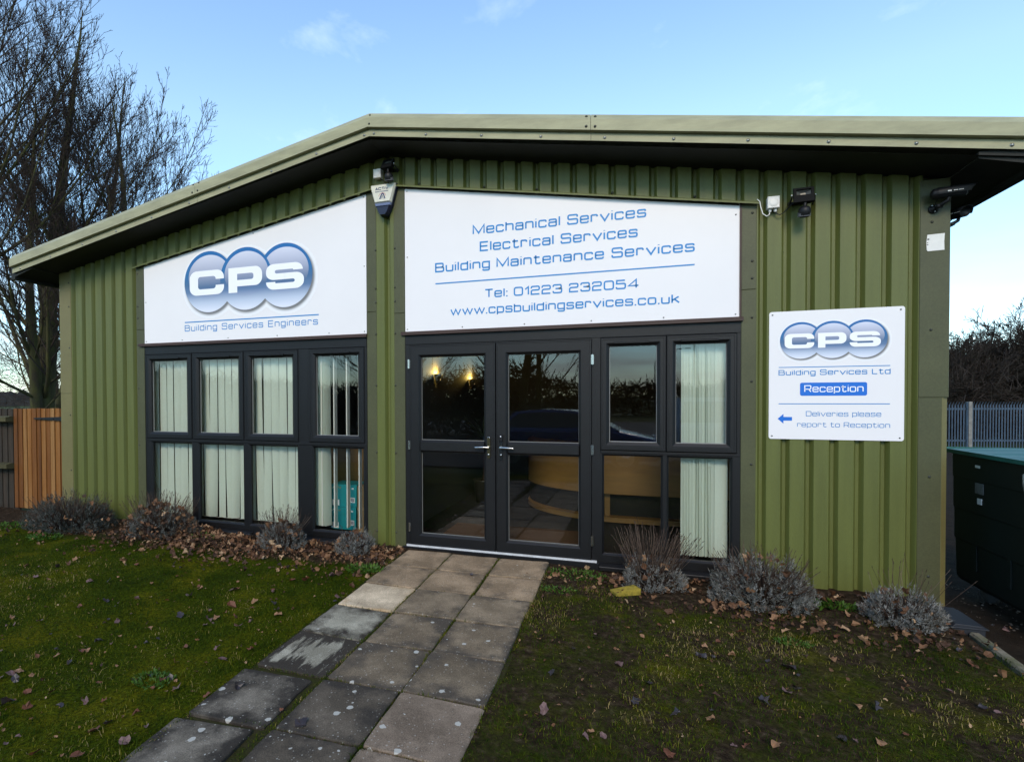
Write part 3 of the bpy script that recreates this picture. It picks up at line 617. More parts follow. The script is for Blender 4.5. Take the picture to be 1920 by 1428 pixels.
# ================================================================== SIGN BOARDS
# wide rounded-square lettering drawn as strokes: (x, z, corner radius) centre lines, cap height 1, x-height .74
G = {
'a': (.84, [[(.04, .56, 0), (.04, .74, .13), (.84, .74, .2), (.84, 0, 0)], [(.84, .42, 0), (0, .42, .17), (0, 0, .17), (.84, 0, 0)]]),
'b': (.84, [[(0, 1, 0), (0, 0, 0), (.84, 0, .22), (.84, .74, .22), (0, .74, 0)]]),
'c': (.82, [[(.82, .54, 0), (.82, .74, .17), (0, .74, .22), (0, 0, .22), (.82, 0, .17), (.82, .2, 0)]]),
'd': (.84, [[(.84, 1, 0), (.84, 0, 0), (0, 0, .22), (0, .74, .22), (.84, .74, 0)]]),
'e': (.84, [[(0, .38, 0), (.84, .38, 0), (.84, .74, .22), (0, .74, .22), (0, 0, .22), (.84, 0, .17), (.84, .17, 0)]]),
'g': (.84, [[(.84, .04, 0), (0, .04, .2), (0, .74, .22), (.84, .74, 0), (.84, -.27, .17), (.05, -.27, .15), (.05, -.12, 0)]]),
'h': (.84, [[(0, 1, 0), (0, 0, 0)], [(0, .74, 0), (.84, .74, .22), (.84, 0, 0)]]),
'i': (0, [[(0, .74, 0), (0, 0, 0)], [(0, 1.0, 0), (0, .93, 0)]]),
'k': (.78, [[(0, 1, 0), (0, 0, 0)], [(0, .3, 0), (.74, .74, 0)], [(.26, .45, 0), (.80, 0, 0)]]),
'l': (0, [[(0, 1, 0), (0, 0, 0)]]),
'n': (.84, [[(0, .74, 0), (0, 0, 0)], [(0, .74, 0), (.84, .74, .22), (.84, 0, 0)]]),
'o': (.86, [[(.43, 0, 0), (.86, 0, .24), (.86, .74, .24), (0, .74, .24), (0, 0, .24), (.43, 0, 0)]]),
'p': (.84, [[(0, -.28, 0), (0, .74, 0), (.84, .74, .22), (.84, 0, .22), (0, 0, 0)]]),
'r': (.64, [[(0, .74, 0), (0, 0, 0)], [(0, .74, 0), (.64, .74, .17), (.64, .54, 0)]]),
's': (.82, [[(.80, .57, 0), (.80, .74, .13), (.02, .74, .16), (.02, .39, .16), (.82, .39, .16), (.82, 0, .17), (0, 0, .13), (0, .17, 0)]]),
't': (.70, [[(.20, .98, 0), (.20, 0, .2), (.70, 0, .14), (.70, .15, 0)], [(-.04, .74, 0), (.66, .74, 0)]]),
'u': (.84, [[(0, .74, 0), (0, 0, .22), (.84, 0, 0)], [(.84, .74, 0), (.84, 0, 0)]]),
'v': (.96, [[(0, .74, 0), (.48, 0, 0), (.96, .74, 0)]]),
'w': (1.42, [[(0, .74, 0), (.36, 0, 0), (.71, .74, 0), (1.06, 0, 0), (1.42, .74, 0)]]),
'B': (1.04, [[(0, .53, 0), (.97, .53, .18), (.97, 1, .2), (0, 1, 0), (0, 0, 0), (1.04, 0, .21), (1.04, .53, .21), (.8, .53, 0)]]),
'M': (1.36, [[(0, 0, 0), (0, 1, 0), (.68, .06, 0), (1.36, 1, 0), (1.36, 0, 0)]]),
'S': (1.08, [[(1.06, .74, 0), (1.06, 1, .18), (.02, 1, .2), (.02, .53, .2), (1.08, .53, .2), (1.08, 0, .21), (0, 0, .18), (0, .26, 0)]]),
'E': (.96, [[(.96, 1, 0), (0, 1, 0), (0, 0, 0), (.96, 0, 0)], [(0, .52, 0), (.90, .52, 0)]]),
'T': (1.0, [[(0, 1, 0), (1, 1, 0)], [(.5, 1, 0), (.5, 0, 0)]]),
'R': (1.02, [[(0, 0, 0), (0, 1, 0), (1, 1, .2), (1, .42, .2), (0, .42, 0)], [(.62, .42, 0), (1.02, 0, 0)]]),
'D': (1.06, [[(.3, 0, 0), (0, 0, 0), (0, 1, 0), (1.06, 1, .3), (1.06, 0, .3), (.3, 0, 0)]]),
'L': (.84, [[(0, 1, 0), (0, 0, 0), (.84, 0, 0)]]),
'0': (1.04, [[(.52, 0, 0), (1.04, 0, .27), (1.04, 1, .27), (0, 1, .27), (0, 0, .27), (.52, 0, 0)]]),
'1': (.42, [[(0, .70, 0), (.40, 1, 0), (.40, 0, 0)]]),
'2': (1.02, [[(0, .74, 0), (0, 1, .19), (1, 1, .22), (1, .53, .2), (0, .53, .26), (0, 0, 0), (1.03, 0, 0)]]),
'3': (1.04, [[(0, .76, 0), (0, 1, .19), (.98, 1, .2), (.98, .53, .14), (.28, .53, 0)], [(.7, .53, 0), (1.04, .53, .14), (1.04, 0, .22), (0, 0, .19), (0, .24, 0)]]),
'4': (1.12, [[(.86, 0, 0), (.86, 1, 0), (0, .27, 0), (1.12, .27, 0)]]),
'5': (1.04, [[(.98, 1, 0), (.05, 1, 0), (.02, .61, 0), (1.02, .61, .2), (1.02, 0, .22), (0, 0, .19), (0, .22, 0)]]),
'6': (1.0, [[(.95, .8, 0), (.95, 1, .2), (0, 1, .22), (0, 0, .22), (1, 0, .22), (1, .55, .2), (0, .55, 0)]]),
'8': (1.0, [[(.5, .53, 0), (0, .53, .18), (0, 1, .2), (1, 1, .2), (1, .53, .18), (0, .53, .18), (0, 0, .2), (1, 0, .2), (1, .53, .18), (.5, .53, 0)]]),
'.': (.02, [[(.01, -.085, 0), (.01, .085, 0)]]), ':': (.02, [[(.01, -.085, 0), (.01, .085, 0)], [(.01, .52, 0), (.01, .69, 0)]]),
'A': (1.0, [[(0, 0, 0), (.5, 1, 0), (1, 0, 0)], [(.2, .32, 0), (.8, .32, 0)]]),
'C': (1.0, [[(1, .72, 0), (1, 1, .2), (0, 1, .24), (0, 0, .24), (1, 0, .2), (1, .28, 0)]]),
'I': (0, [[(0, 1, 0), (0, 0, 0)]]), 'V': (1.0, [[(0, 1, 0), (.5, 0, 0), (1, 1, 0)]]), '-': (.4, [[(0, .5, 0), (.4, .5, 0)]]),
}
def rounded(pl, seg=5):
    out = []
    for i, (x, z, r) in enumerate(pl):
        if r == 0 or i in (0, len(pl) - 1): out.append((x, z)); continue
        p = Vector((x, z)); a = Vector(pl[i - 1][:2]); b = Vector(pl[i + 1][:2])
        da, db = (a - p), (b - p); r = min(r, da.length * .5 if 0 < i - 1 else da.length, db.length * .5 if i + 1 < len(pl) - 1 else db.length)
        p0, p1 = p + da.normalized() * r, p + db.normalized() * r
        for k_ in range(seg + 1):
            t = k_ / seg; t0 = (1 - t) ** 2; t1 = 2 * t * (1 - t) * 1.0; t2 = t * t
            q = p0 * t0 + p * t1 + p1 * t2
            q = q * .85 + (p0 * (1 - t) ** 3 + p * (3 * t * (1 - t) ** 2 + 3 * t * t * (1 - t)) + p1 * t ** 3) * .15
            out.append((q.x, q.y))
    return out
def stroke(mb, pts, sw, fn, mat=0, fan=True):
    """constant-width mitred ribbon; fn(x,z) -> world point"""
    P_ = [Vector(p) for p in pts]; Lf, Rt = [], []
    closed = (P_[0] - P_[-1]).length < 1e-6
    n = len(P_)
    for i in range(n):
        a = P_[i - 1] if i > 0 else (P_[-2] if closed else None); b = P_[i + 1] if i < n - 1 else (P_[1] if closed else None)
        d0 = (P_[i] - a).normalized() if a is not None else (b - P_[i]).normalized()
        d1 = (b - P_[i]).normalized() if b is not None else d0
        n0, n1 = Vector((-d0.y, d0.x)), Vector((-d1.y, d1.x)); m = (n0 + n1)
        if m.length < 1e-4: m = n0
        m.normalize(); L_ = min(1 / max(m.dot(n0), .35), 1.9)
        Lf.append(P_[i] + m * sw / 2 * L_); Rt.append(P_[i] - m * sw / 2 * L_)
    rows = [[fn(l.x, l.y), fn(r.x, r.y)] for l, r in zip(Lf, Rt)]
    mb.strip(rows, mat)
def text(name, s, x0, x1, zb, cap, y, mats, parent, sw=.158, space=.62, gap=.20, rot=0):
    """lettering whose outer edges run from x0 to x1, baseline zb, cap height cap"""
    cur = 0; out = []; words = []
    g = gap + sw
    for ci, ch in enumerate(s):
        if ch == ' ': cur += space; words.append(out); out = []; continue
        wd, st = G[ch]; out.append((cur, st)); cur += wd + g + (-.05 if ch in 'vwT' else .07 if ch == 'r' and s[ci + 1:ci + 2] in ('i', 't') else 0)
    tot = cur - g + sw; kx = (x1 - x0) / tot; kz = cap * (1 - sw)
    words.append(out); res = None
    for wl in words:
      mb = MB()
      for c0, st in wl:
        for pl in st:
            pts = rounded(pl)
            # work in world units so that the stroke keeps its width
            pw = [(x0 + (c0 + px + sw / 2) * kx, zb + cap * sw / 2 + pz * kz) for px, pz in pts]
            stroke(mb, pw, sw * cap, lambda a, b: (a, y, b))
      res = mb.build(name, mats, parent)
    return res

def logo_disc_mat():
    m = bpy.data.materials.new('logo_disc'); m.use_nodes = True; n = m.node_tree; b = n.nodes['Principled BSDF']; b.inputs['Roughness'].default_value = .4
    t = n.nodes.new('ShaderNodeTexCoord'); s = n.nodes.new('ShaderNodeSeparateXYZ'); n.links.new(t.outputs['Generated'], s.inputs[0])
    r = n.nodes.new('ShaderNodeValToRGB'); e = r.color_ramp.elements
    while len(e) < 6: e.new(.5)
    for i, (p, c) in enumerate([(0, (.72, .73, .82)), (.16, (.46, .52, .64)), (.33, (.10, .17, .31)), (.46, (.045, .12, .25)), (.62, (.008, .12, .31)), (1, (.0, .110, .35))]): e[i].position = p; e[i].color = (*c, 1)
    n.links.new(s.outputs['Z'], r.inputs[0]); n.links.new(r.outputs[0], b.inputs['Base Color']); return m
def logo_gloss_mat():
    m = bpy.data.materials.new('logo_gloss'); m.use_nodes = True; n = m.node_tree; b = n.nodes['Principled BSDF']; b.inputs['Roughness'].default_value = .4
    t = n.nodes.new('ShaderNodeTexCoord'); s = n.nodes.new('ShaderNodeSeparateXYZ'); n.links.new(t.outputs['Generated'], s.inputs[0])
    r = n.nodes.new('ShaderNodeValToRGB'); e = r.color_ramp.elements
    while len(e) < 5: e.new(.5)
    for i, (p, c) in enumerate([(0, (.32, .37, .50)), (.15, (.10, .17, .31)), (.27, (.065, .125, .24)), (.58, (.33, .35, .46)), (1, (.62, .63, .74))]): e[i].position = p; e[i].color = (*c, 1)
    n.links.new(s.outputs['Z'], r.inputs[0]); n.links.new(r.outputs[0], b.inputs['Base Color']); return m
def logo_shadow_mat():
    """the soft grey border printed round the discs"""
    m = bpy.data.materials.new('logo_shadow_print'); m.use_nodes = True; n = m.node_tree; b = n.nodes['Principled BSDF']; b.inputs['Roughness'].default_value = .4
    a = n.nodes.new('ShaderNodeAttribute'); a.attribute_name = 'tint'; r = n.nodes.new('ShaderNodeValToRGB'); e = r.color_ramp.elements
    e[0].position = 0; e[0].color = (.80, .785, .80, 1); e[1].position = 1; e[1].color = (.13, .125, .12, 1); r.color_ramp.interpolation = 'EASE'
    n.links.new(a.outputs['Fac'], r.inputs[0]); n.links.new(r.outputs[0], b.inputs['Base Color']); return m
LD, LG, LH = logo_disc_mat(), logo_gloss_mat(), logo_shadow_mat()

def logo(parent, cxs, cz, r, y):
    """three overlapping discs with the white letters C P S"""
    # printed drop shadow: a field on a grid, only where it is grey
    xs = np.linspace(cxs[0] - 1.2 * r, cxs[2] + 1.35 * r, 130); zs = np.linspace(cz - 1.3 * r, cz + 1.12 * r, 80); X, Z_ = np.meshgrid(xs, zs)
    dd = np.min([np.hypot(X - c - .05 * r, Z_ - cz + .07 * r) for c in cxs], 0) / r
    t = np.clip((1.12 - dd) / .14, 0, 1) ** 1.5 * .85; nx = len(xs)
    i = (np.arange(len(zs) - 1)[:, None] * nx + np.arange(nx - 1)[None]).ravel()
    q = np.stack([i, i + 1, i + nx + 1, i + nx], -1); keep = (t.ravel()[q].max(1) > .001); q = q[keep]
    np_mesh('logo_shadow', np.stack([X.ravel(), np.full(X.size, y), Z_.ravel()], -1), [q], LH, parent, tint=t.ravel())
    for kk, i in enumerate((0, 2, 1)):
        c = cxs[i]; yy = y - .0006 - kk * .0006; mb = MB(); n = 64
        mb.add([(c + r * math.cos(2 * math.pi * a / n), yy, cz + r * math.sin(2 * math.pi * a / n)) for a in range(n)], [tuple(range(n))])
        o = mb.build('logo_disc', LD, parent)
        mb = MB(); ex, ez = c + (-.06 if i < 2 else -.03) * r * (1 if i == 0 else .3), cz + .16 * r
        ex = c + .02 * r
        mb.add([(ex + .845 * r * math.cos(2 * math.pi * a / n), yy - .0003, ez + .715 * r * math.sin(2 * math.pi * a / n)) for a in range(n)], [tuple(range(n))])
        mb.build('logo_gloss', LG, o)
    yl = y - .0032; s = r / .345
    def put(mb, poly, x, z): mb.add([(x + a * s, yl, z + b * s) for a, b in poly], [tuple(range(len(poly)))])
    def arc(cx, cz_, rx, rz, a0, a1, n=8): return [(cx + rx * math.cos(R(a0 + (a1 - a0) * i / n)), cz_ + rz * math.sin(R(a0 + (a1 - a0) * i / n))) for i in range(n + 1)]
    def band(mb, outer, inner, x, z):
        v = [(x + a * s, yl, z + b * s) for a, b in outer] + [(x + a * s, yl, z + b * s) for a, b in inner]; n = len(outer)
        mb.add(v, [(i, i + 1, n + i + 1, n + i) for i in range(n - 1)])
    def resample(p, n):
        p = [Vector(q) for q in p]; d = [0]
        for a, b in zip(p, p[1:]): d.append(d[-1] + (b - a).length)
        out = []
        for i in range(n):
            t = d[-1] * i / (n - 1); j = min(max(k_ for k_ in range(len(d)) if d[k_] <= t + 1e-9), len(d) - 2)
            f = (t - d[j]) / max(d[j + 1] - d[j], 1e-9); q = p[j].lerp(p[j + 1], f); out.append((q.x, q.y))
        return out
    zb = cz - .149 * s
    # C : width .483, height .277
    mb = MB(); Wc, H, ro = .483, .277, .105
    def seq(w_, h_, ox, oz, rx, rz): return arc(ox + w_ - rx, oz + h_ - rz, rx, rz, 0, 90) + arc(ox + rx, oz + h_ - rz, rx, rz, 90, 180) + arc(ox + rx, oz + rz, rx, rz, 180, 270) + arc(ox + w_ - rx, oz + rz, rx, rz, 270, 360)
    x0 = cxs[0] - .268 * s
    band(mb, [(Wc, .172)] + seq(Wc, H, 0, 0, .10, .085) + [(Wc, .107)], [(.368, .172)] + seq(.248, .141, .12, .068, .035, .03) + [(.368, .107)], x0, zb)
    mb.build('letter_c', WHITE_V, parent)
    # P
    mb = MB(); x0 = cxs[1] - .230 * s; wp = .449
    put(mb, [(0, 0), (.118, 0), (.118, H), (0, H)], x0, zb)
    band(mb, [(.118, H)] + arc(wp - .09, H - .085, .09, .085, 90, 0) + arc(wp - .09, .068 + .085, .09, .085, 0, -90) + [(.118, .068)],
         [(.118, H - .070)] + arc(.335 - .03, H - .070 - .025, .03, .025, 90, 0) + arc(.335 - .03, .138 + .025, .03, .025, 0, -90) + [(.118, .138)], x0, zb)
    mb.build('letter_p', WHITE_V, parent)
    # S : upper bowl opening right, lower bowl opening left
    mb = MB(); x0 = cxs[2] - .237 * s; ws = .478
    up_o = [(ws - .012, .198)] + arc(ws - .012 - .10, H - .078, .10, .078, 0, 90) + arc(.10, H - .078, .10, .078, 90, 180) + arc(.10, .105 + .07, .10, .07, 180, 270) + [(.24, .105)]
    up_i = [(ws - .135, .198)] + arc(ws - .135 - .03, .210, .03, .0, 0, 90) + arc(.135, .190, .022, .020, 90, 180) + arc(.135, .192, .022, .020, 180, 270) + [(.24, .172)]
    band(mb, resample(up_o, 40), resample(up_i, 40), x0, zb)
    lo_o = [(ws - a, H - b) for a, b in [(ws - .0, .193)] + arc(ws - .10, H - .078, .10, .078, 0, 90) + arc(.10, H - .078, .10, .078, 90, 180) + arc(.10, .105 + .07, .10, .07, 180, 270) + [(.24, .105)]]
    lo_i = [(ws - a, H - b) for a, b in [(ws - .118, .193)] + arc(ws - .118 - .03, .210, .03, .0, 0, 90) + arc(.135, .190, .022, .020, 90, 180) + arc(.135, .192, .022, .020, 180, 270) + [(.24, .172)]]
    band(mb, resample(lo_o, 40), resample(lo_i, 40), x0, zb)
    mb.build('letter_s', WHITE_V, parent)

def board(name, label, poly, yf, th, screws):
    cx = sum(p[0] for p in poly) / len(poly); zb = min(p[1] for p in poly)
    t = thing(name, label, 'sign', (cx, yf + th, zb)); mb = MB()
    n = len(poly); c = .0015
    mb.prism(poly, lambda p, q, t_: (p, t_, q), yf, yf + th)
    for x, z in screws: mb.screw(x, z, yf, .005)
    mb.build('panel', [WHITE, SCREW_ST], t)
    return t
# left board, triangular top following the eaves
yb = -.001
t1 = board('sign_board', 'large white sloping sign board with three blue discs above the four bay window', [(-3.166, 2.113), (-.222, 2.113), (-.222, drip(.222) - .036), (-3.166, drip(3.166) - .036)], yb, .012,
           [(x, 2.135) for x in (-3.14, -2.6, -1.95, -1.3, -.66, -.245)] + [(-.245, 3.5), (-.245, 2.8), (-3.14, 2.6), (-1.6, drip(1.6) - .06)])
logo(t1, (-2.211, -1.704, -1.197), 2.781, .345, yb - .0012)
mb = MB(); mb.add([(x, yb - .0014, z) for x, z in ((-2.559, 2.329), (-.781, 2.329), (-.781, 2.341), (-2.559, 2.341))], [(0, 1, 2, 3)]); mb.build('rule_line', BLUE, t1)
text('lettering', 'Building Services Engineers', -2.560, -.792, 2.231, .072, yb - .0014, BLUE, t1, sw=.125, space=.78, gap=.28)
# right board
t2 = board('sign_board', 'large white sign board listing services and a telephone number over the doors', [(.206, 2.113), (3.178, 2.113), (3.178, drip(3.178) - .036), (.206, drip(.206) - .036)], yb, .012,
           [(x, 2.135) for x in (.23, .8, 1.4, 2.0, 2.6, 3.15)] + [(.23, 3.5), (.23, 2.85), (3.15, 2.95)])
yt = yb - .0014
text('lettering', 'Mechanical Services', .906, 2.458, 3.004, .094, yt, BLUE, t2)
text('lettering', 'Electrical Services', .976, 2.389, 2.840, .094, yt, BLUE, t2)
text('lettering', 'Building Maintenance Services', .525, 2.841, 2.675, .092, yt, BLUE, t2)
mb = MB(); mb.add([(x, yt, z) for x, z in ((.527, 2.560), (2.841, 2.560), (2.841, 2.572), (.527, 2.572))], [(0, 1, 2, 3)]); mb.build('rule_line', BLUE, t2)
text('lettering', 'Tel: 01223 232054', 1.022, 2.402, 2.398, .084, yt, BLUE, t2)
text('lettering', 'www.cpsbuildingservices.co.uk', .680, 2.726, 2.249, .082, yt, BLUE, t2, gap=.19)
# reception board on the cladding
def rrect(x0, x1, z0, z1, r, n=5):
    o = []
    for cx, cz, a in ((x1 - r, z1 - r, 0), (x0 + r, z1 - r, 90), (x0 + r, z0 + r, 180), (x1 - r, z0 + r, 270)):
        o += [(cx + r * math.cos(R(a + 90 * i / n)), cz + r * math.sin(R(a + 90 * i / n))) for i in range(n + 1)]
    return o
yr = -.006
t3 = board('sign_board', 'square white reception notice with rounded corners and a blue arrow on the cladding', rrect(3.394, 4.296, 1.114, 2.136, .018), yr, .0055,
           [(3.417, 1.138), (4.27, 1.138), (3.417, 2.112), (4.27, 2.112)])
logo(t3, (3.6155, 3.829, 4.0425), 1.901, .1455, yr - .0008)
y3 = yr - .0010
for z in (1.689, 1.397):
    mb = MB(); mb.add([(x, y3, zz) for x, zz in ((3.463, z - .003), (4.206, z - .003), (4.206, z + .003), (3.463, z + .003))], [(0, 1, 2, 3)]); mb.build('rule_line', BLUE, t3)
text('lettering', 'Building Services Ltd', 3.462, 4.208, 1.625, .043, y3, BLUE, t3, sw=.145)
mb = MB(); pr = rrect(3.612, 4.060, 1.461, 1.565, .014); mb.add([(a, y3, b) for a, b in pr], [tuple(range(len(pr)))]); mb.build('blue_panel', BLUE_SOLID, t3)
text('lettering', 'Reception', 3.642, 4.036, 1.489, .056, y3 - .0006, WHITE_V, t3, sw=.13)
text('lettering', 'Deliveries please', 3.654, 4.151, 1.298, .041, y3, BLUE, t3, sw=.108)
text('lettering', 'report to Reception', 3.594, 4.208, 1.213, .040, y3, BLUE, t3, sw=.108)
mb = MB(); mb.add([(a, y3, b) for a, b in ((3.457, 1.277), (3.498, 1.238), (3.498, 1.262), (3.558, 1.262), (3.558, 1.292), (3.498, 1.292), (3.498, 1.316))], [tuple(range(7))]); mb.build('arrow', BLUE_SOLID, t3)
# white notice on the corner trim
mb = MB(); poly = [(4.424, 2.545), (4.43, 2.534), (4.531, 2.537), (4.529, 2.60), (4.532, 2.660), (4.427, 2.656), (4.4215, 2.60)]
mb.prism(poly, lambda p, q, t_: (p, t_, q), -.0085, -.0065)
for a, b, r in ((4.4325, 2.622, .006), (4.428, 2.597, .003), (4.429, 2.582, .004)): mb.box(a - r, a + r, -.0090, -.0084, b - r * .8, b + r * .8, 1)
mb.top('notice', [WPLASTIC, BPLASTIC], 'small blank white sticker curling on the corner trim under the cameras', 'notice', (4.478, -.0065, 2.534))
# ================================================================== FITTINGS
# alarm bell box on the pilaster: shield shape, cream above, navy below
NAVY = mat('navy_plastic', (.003, .005, .026), .35, .4); CREAMP = mat('cream_plastic', (.66, .63, .52), .45, var=.12, vscale=12); INK = mat('navy_ink', (.02, .035, .10), .5); REDI = mat('red_ink', (.45, .10, .09), .5)
al = thing('alarm_box', 'shield shaped cream and navy burglar alarm box on the central pillar', 'alarm', (0, 0, 3.43))
def shield(z0, z1, k=1.0, dx=0):
    """half-width as a function of height"""
    def hw(z): return k * np.interp(z, [3.27, 3.30, 3.36, 3.42, 3.54, 3.575, 3.588], [.030, .052, .078, .097, .132, .134, .118])
    zs = [z for z in (3.27, 3.285, 3.30, 3.33, 3.36, 3.39, 3.42, 3.48, 3.54, 3.562, 3.575, 3.588) if z0 <= z <= z1]
    return [(dx + hw(z), z) for z in zs] + [(dx - hw(z), z) for z in zs[::-1]]
def shell(mb, out, y0, y1, bev, mat=0):
    n = len(out); cx = sum(p[0] for p in out) / n; cz = sum(p[1] for p in out) / n
    k_ = lambda p, b: (p[0] + (cx - p[0]) * b, p[1] + (cz - p[1]) * b)
    rows = [[(p[0], y1, p[1]) for p in out], [(p[0], y0 + bev * .3, p[1]) for p in out], [(*k_(p, bev * 1.6),) for p in out]]
    rows[2] = [(a, y0, b) for a, b in rows[2]]
    v = rows[0] + rows[1] + rows[2]; f = []
    for r in range(2):
        for i in range(n): f.append((r * n + i, r * n + (i + 1) % n, (r + 1) * n + (i + 1) % n, (r + 1) * n + i))
    f.append(tuple(range(2 * n, 3 * n))); mb.add(v, f, mat)
mb = MB(); shell(mb, shield(3.27, 3.588, 1.05, .0), -.052, .0, .05); mb.build('backing', NAVY, al)
mb = MB(); shell(mb, shield(3.39, 3.575, 1.0, .0), -.085, -.045, .07); mb.build('cover', CREAMP, al)
mb = MB(); shell(mb, shield(3.27, 3.36, .98, .0), -.080, -.045, .08); mb.build('lens', NAVY, al)
mb = MB(); shell(mb, [(-.082, 3.362), (.082, 3.362), (.090, 3.388), (-.090, 3.388)], -.078, -.045, .05); mb.build('strobe', mat('grey_blue_lens', (.12, .14, .24), .2), al)
text('lettering', 'ACTIV', -.075, .068, 3.512, .030, -.0862, INK, al, sw=.24, gap=.14)
mb = MB()
for i in range(11): mb.box(-.068 + i * .0125 - (.006 if i < 4 else 0), -.060 + i * .0125 - (.006 if i < 4 else 0), -.0866, -.0858, 3.494, 3.504)
mb.build('small_print', INK, al)
mb = MB(); stroke(mb, [(-.028, 3.425), (-.006, 3.472), (.004, 3.478), (.014, 3.472), (.030, 3.425)], .012, lambda a, b: (a, -.0862, b)); stroke(mb, [(-.014, 3.425), (.002, 3.462), (.012, 3.425)], .006, lambda a, b: (a, -.0863, b)); mb.build('emblem', INK, al)
mb = MB(); stroke(mb, [(-.038, 3.452), (-.028, 3.474), (.002, 3.486), (.030, 3.474), (.040, 3.452)], .004, lambda a, b: (a, -.0861, b)); mb.build('emblem_arc', REDI, al)

LENS = mat('lamp_glass', (.10, .10, .09), .08, .8); REFL = mat('lamp_reflector', (.10, .10, .09), .3, .5, .3)
def floodlight(x, z, label, tilt, yaw, s=1.0):
    t = thing('floodlight', label, 'floodlight', (x, 0, z)); t['group'] = 'black floodlights on the facade'
    M = Matrix.Translation((x, -.135, z)) @ Matrix.Rotation(yaw, 4, 'Z') @ Matrix.Rotation(tilt, 4, 'X')
    q = lambda a, b, c: tuple(M @ Vector((a * s, b * s, c * s)))
    mb = MB()
    fr = [(-.062, -.055), (.062, -.055), (.062, .055), (-.062, .055)]; bk = [(-.045, -.04), (.045, -.04), (.045, .04), (-.045, .04)]
    rows = [fr, [(a * .97, b * .97) for a, b in fr], [(-.044, -.002), (.044, -.002), (.044, .040), (-.044, .040)]]
    v = [q(a, .045, b) for a, b in bk] + [q(a, .008, b) for a, b in fr] + [q(a, -.006, b) for a, b in fr] + [q(a, -.010, b) for a, b in rows[1]] + [q(a, -.010, b) for a, b in rows[2]] + [q(a, .004, b) for a, b in rows[2]]
    f = [(3, 2, 1, 0)] + [(r * 4 + i, r * 4 + (i + 1) % 4, (r + 1) * 4 + (i + 1) % 4, (r + 1) * 4 + i) for r in range(5) for i in range(4)]
    mb.add(v, f); mb.obox(q(0, .05, 0), *(Vector(M.to_3x3() @ Vector(w_)) * s for w_ in ((.03, 0, 0), (0, .012, 0), (0, 0, .03))))
    mb.build('housing', MATTE, t)
    mb = MB(); a = [q(-.044, .003, -.002), q(.044, .003, -.002), q(.044, .003, .040), q(-.044, .003, .040)]; b_ = [q(-.016, .02, .016), q(.016, .02, .016), q(.016, .02, .030), q(-.016, .02, .030)]
    mb.add(a + b_, [(i, (i + 1) % 4, 4 + (i + 1) % 4, 4 + i) for i in range(4)] + [(4, 5, 6, 7)]); mb.build('lamp_lens', REFL, t)
    mb = MB(); c = q(0, -.0, -.055)
    mb.tube([q(-.066, .01, 0), q(-.072, .055, -.01), q(-.07, .10, -.02)], .006 * s, 6); mb.tube([q(.066, .01, 0), q(.072, .055, -.01), q(.07, .10, -.02)], .006 * s, 6)
    mb.box(x - .07 * s, x + .07 * s, -.03, -.0, z - .03, z - .012); mb.tube([(x, -.02, z - .02), (x, -.06, z - .04), q(0, .05, 0)], .010, 8); mb.build('bracket', BPLASTIC, t)
    mb = MB(); mb.lathe((x + .008, -.125, z - .125), (0, -.25, 1), [(0, -.045), (.030, -.043), (.041, -.026), (.043, 0), (.041, .022), (.027, .038), (.011, .042), (.010, .075)], 16); mb.build('motion_sensor', BPLASTIC, t)
    mb = MB(); mb.lathe((x + .008, -.125 + .006, z - .132), (0, -.25, 1), [(.0435, -.026), (.0445, -.010), (.0442, .004)], 16); mb.build('sensor_window', mat('sensor_lens', (.10, .10, .11), .3), t)
    for sx in (-1, 1):
        m2 = MB(); m2.lathe(q(sx * .068, .01, -.0 if sx > 0 else .012), (sx, 0, 0), [(.009, 0), (.009, .006), (0, .008)], 10); m2.build('bolt', CHROME, t)
    return t
floodlight(3.596, 3.008, 'black square floodlight with motion sensor on cladding by the white junction box', R(-14), R(-4), 1.12)
floodlight(.082, 3.738, 'black floodlight tucked up under the eaves above the alarm box', R(-30), R(-8))
def jbox(x, z, w_, h_, label, glands=True):
    t = thing('junction_box', label, 'junction box', (x, 0, z)); t['group'] = 'white junction boxes'
    mb = MB(); mb.cbox(x - w_ / 2, x + w_ / 2, -.060, .0, z - h_ / 2, z + h_ / 2, .006); mb.build('housing', WPLASTIC, t, bevel=.002)
    mb = MB(); mb.cbox(x - w_ / 2 - .0015, x + w_ / 2 + .0015, -.066, -.048, z - h_ / 2 - .0015, z + h_ / 2 + .0015, .004); mb.lathe((x, -.0655, z - .003), (0, -1, 0), [(w_ * .42, 0), (w_ * .38, .0025), (w_ * .2, .004), (0, .004)], 24); mb.build('lid', WPLASTIC, t)
    if glands:
        for dx in (-.019, .019): m2 = MB(); m2.lathe((x + dx, -.032, z - h_ / 2), (0, 0, -1), [(.0125, 0), (.0135, .006), (.0135, .016), (.009, .024), (.006, .028), (0, .028)], 10); m2.build('cable_gland', WPLASTIC, t)
    return t
j1 = jbox(3.408, 3.001, .082, .090, 'white junction box with two glands beside the right hand floodlight')
mb = MB(); mb.tube([(3.300, -.02, 3.050), (3.318, -.022, 3.03), (3.324, -.03, 2.98), (3.338, -.034, 2.925), (3.365, -.034, 2.902), (3.383, -.033, 2.912), (3.389, -.032, 2.935)], .0042, 8); mb.build('white_cable', WPLASTIC, j1)
mb = MB(); mb.tube([(3.427, -.032, 2.935), (3.437, -.034, 2.915), (3.458, -.036, 2.903), (3.482, -.04, 2.915), (3.52, -.06, 2.955), (3.55, -.09, 2.985)], .0042, 8); mb.build('black_cable', BPLASTIC, j1)
j2 = jbox(-.066, 3.694, .078, .085, 'white junction box under the eaves beside the upper floodlight', False)
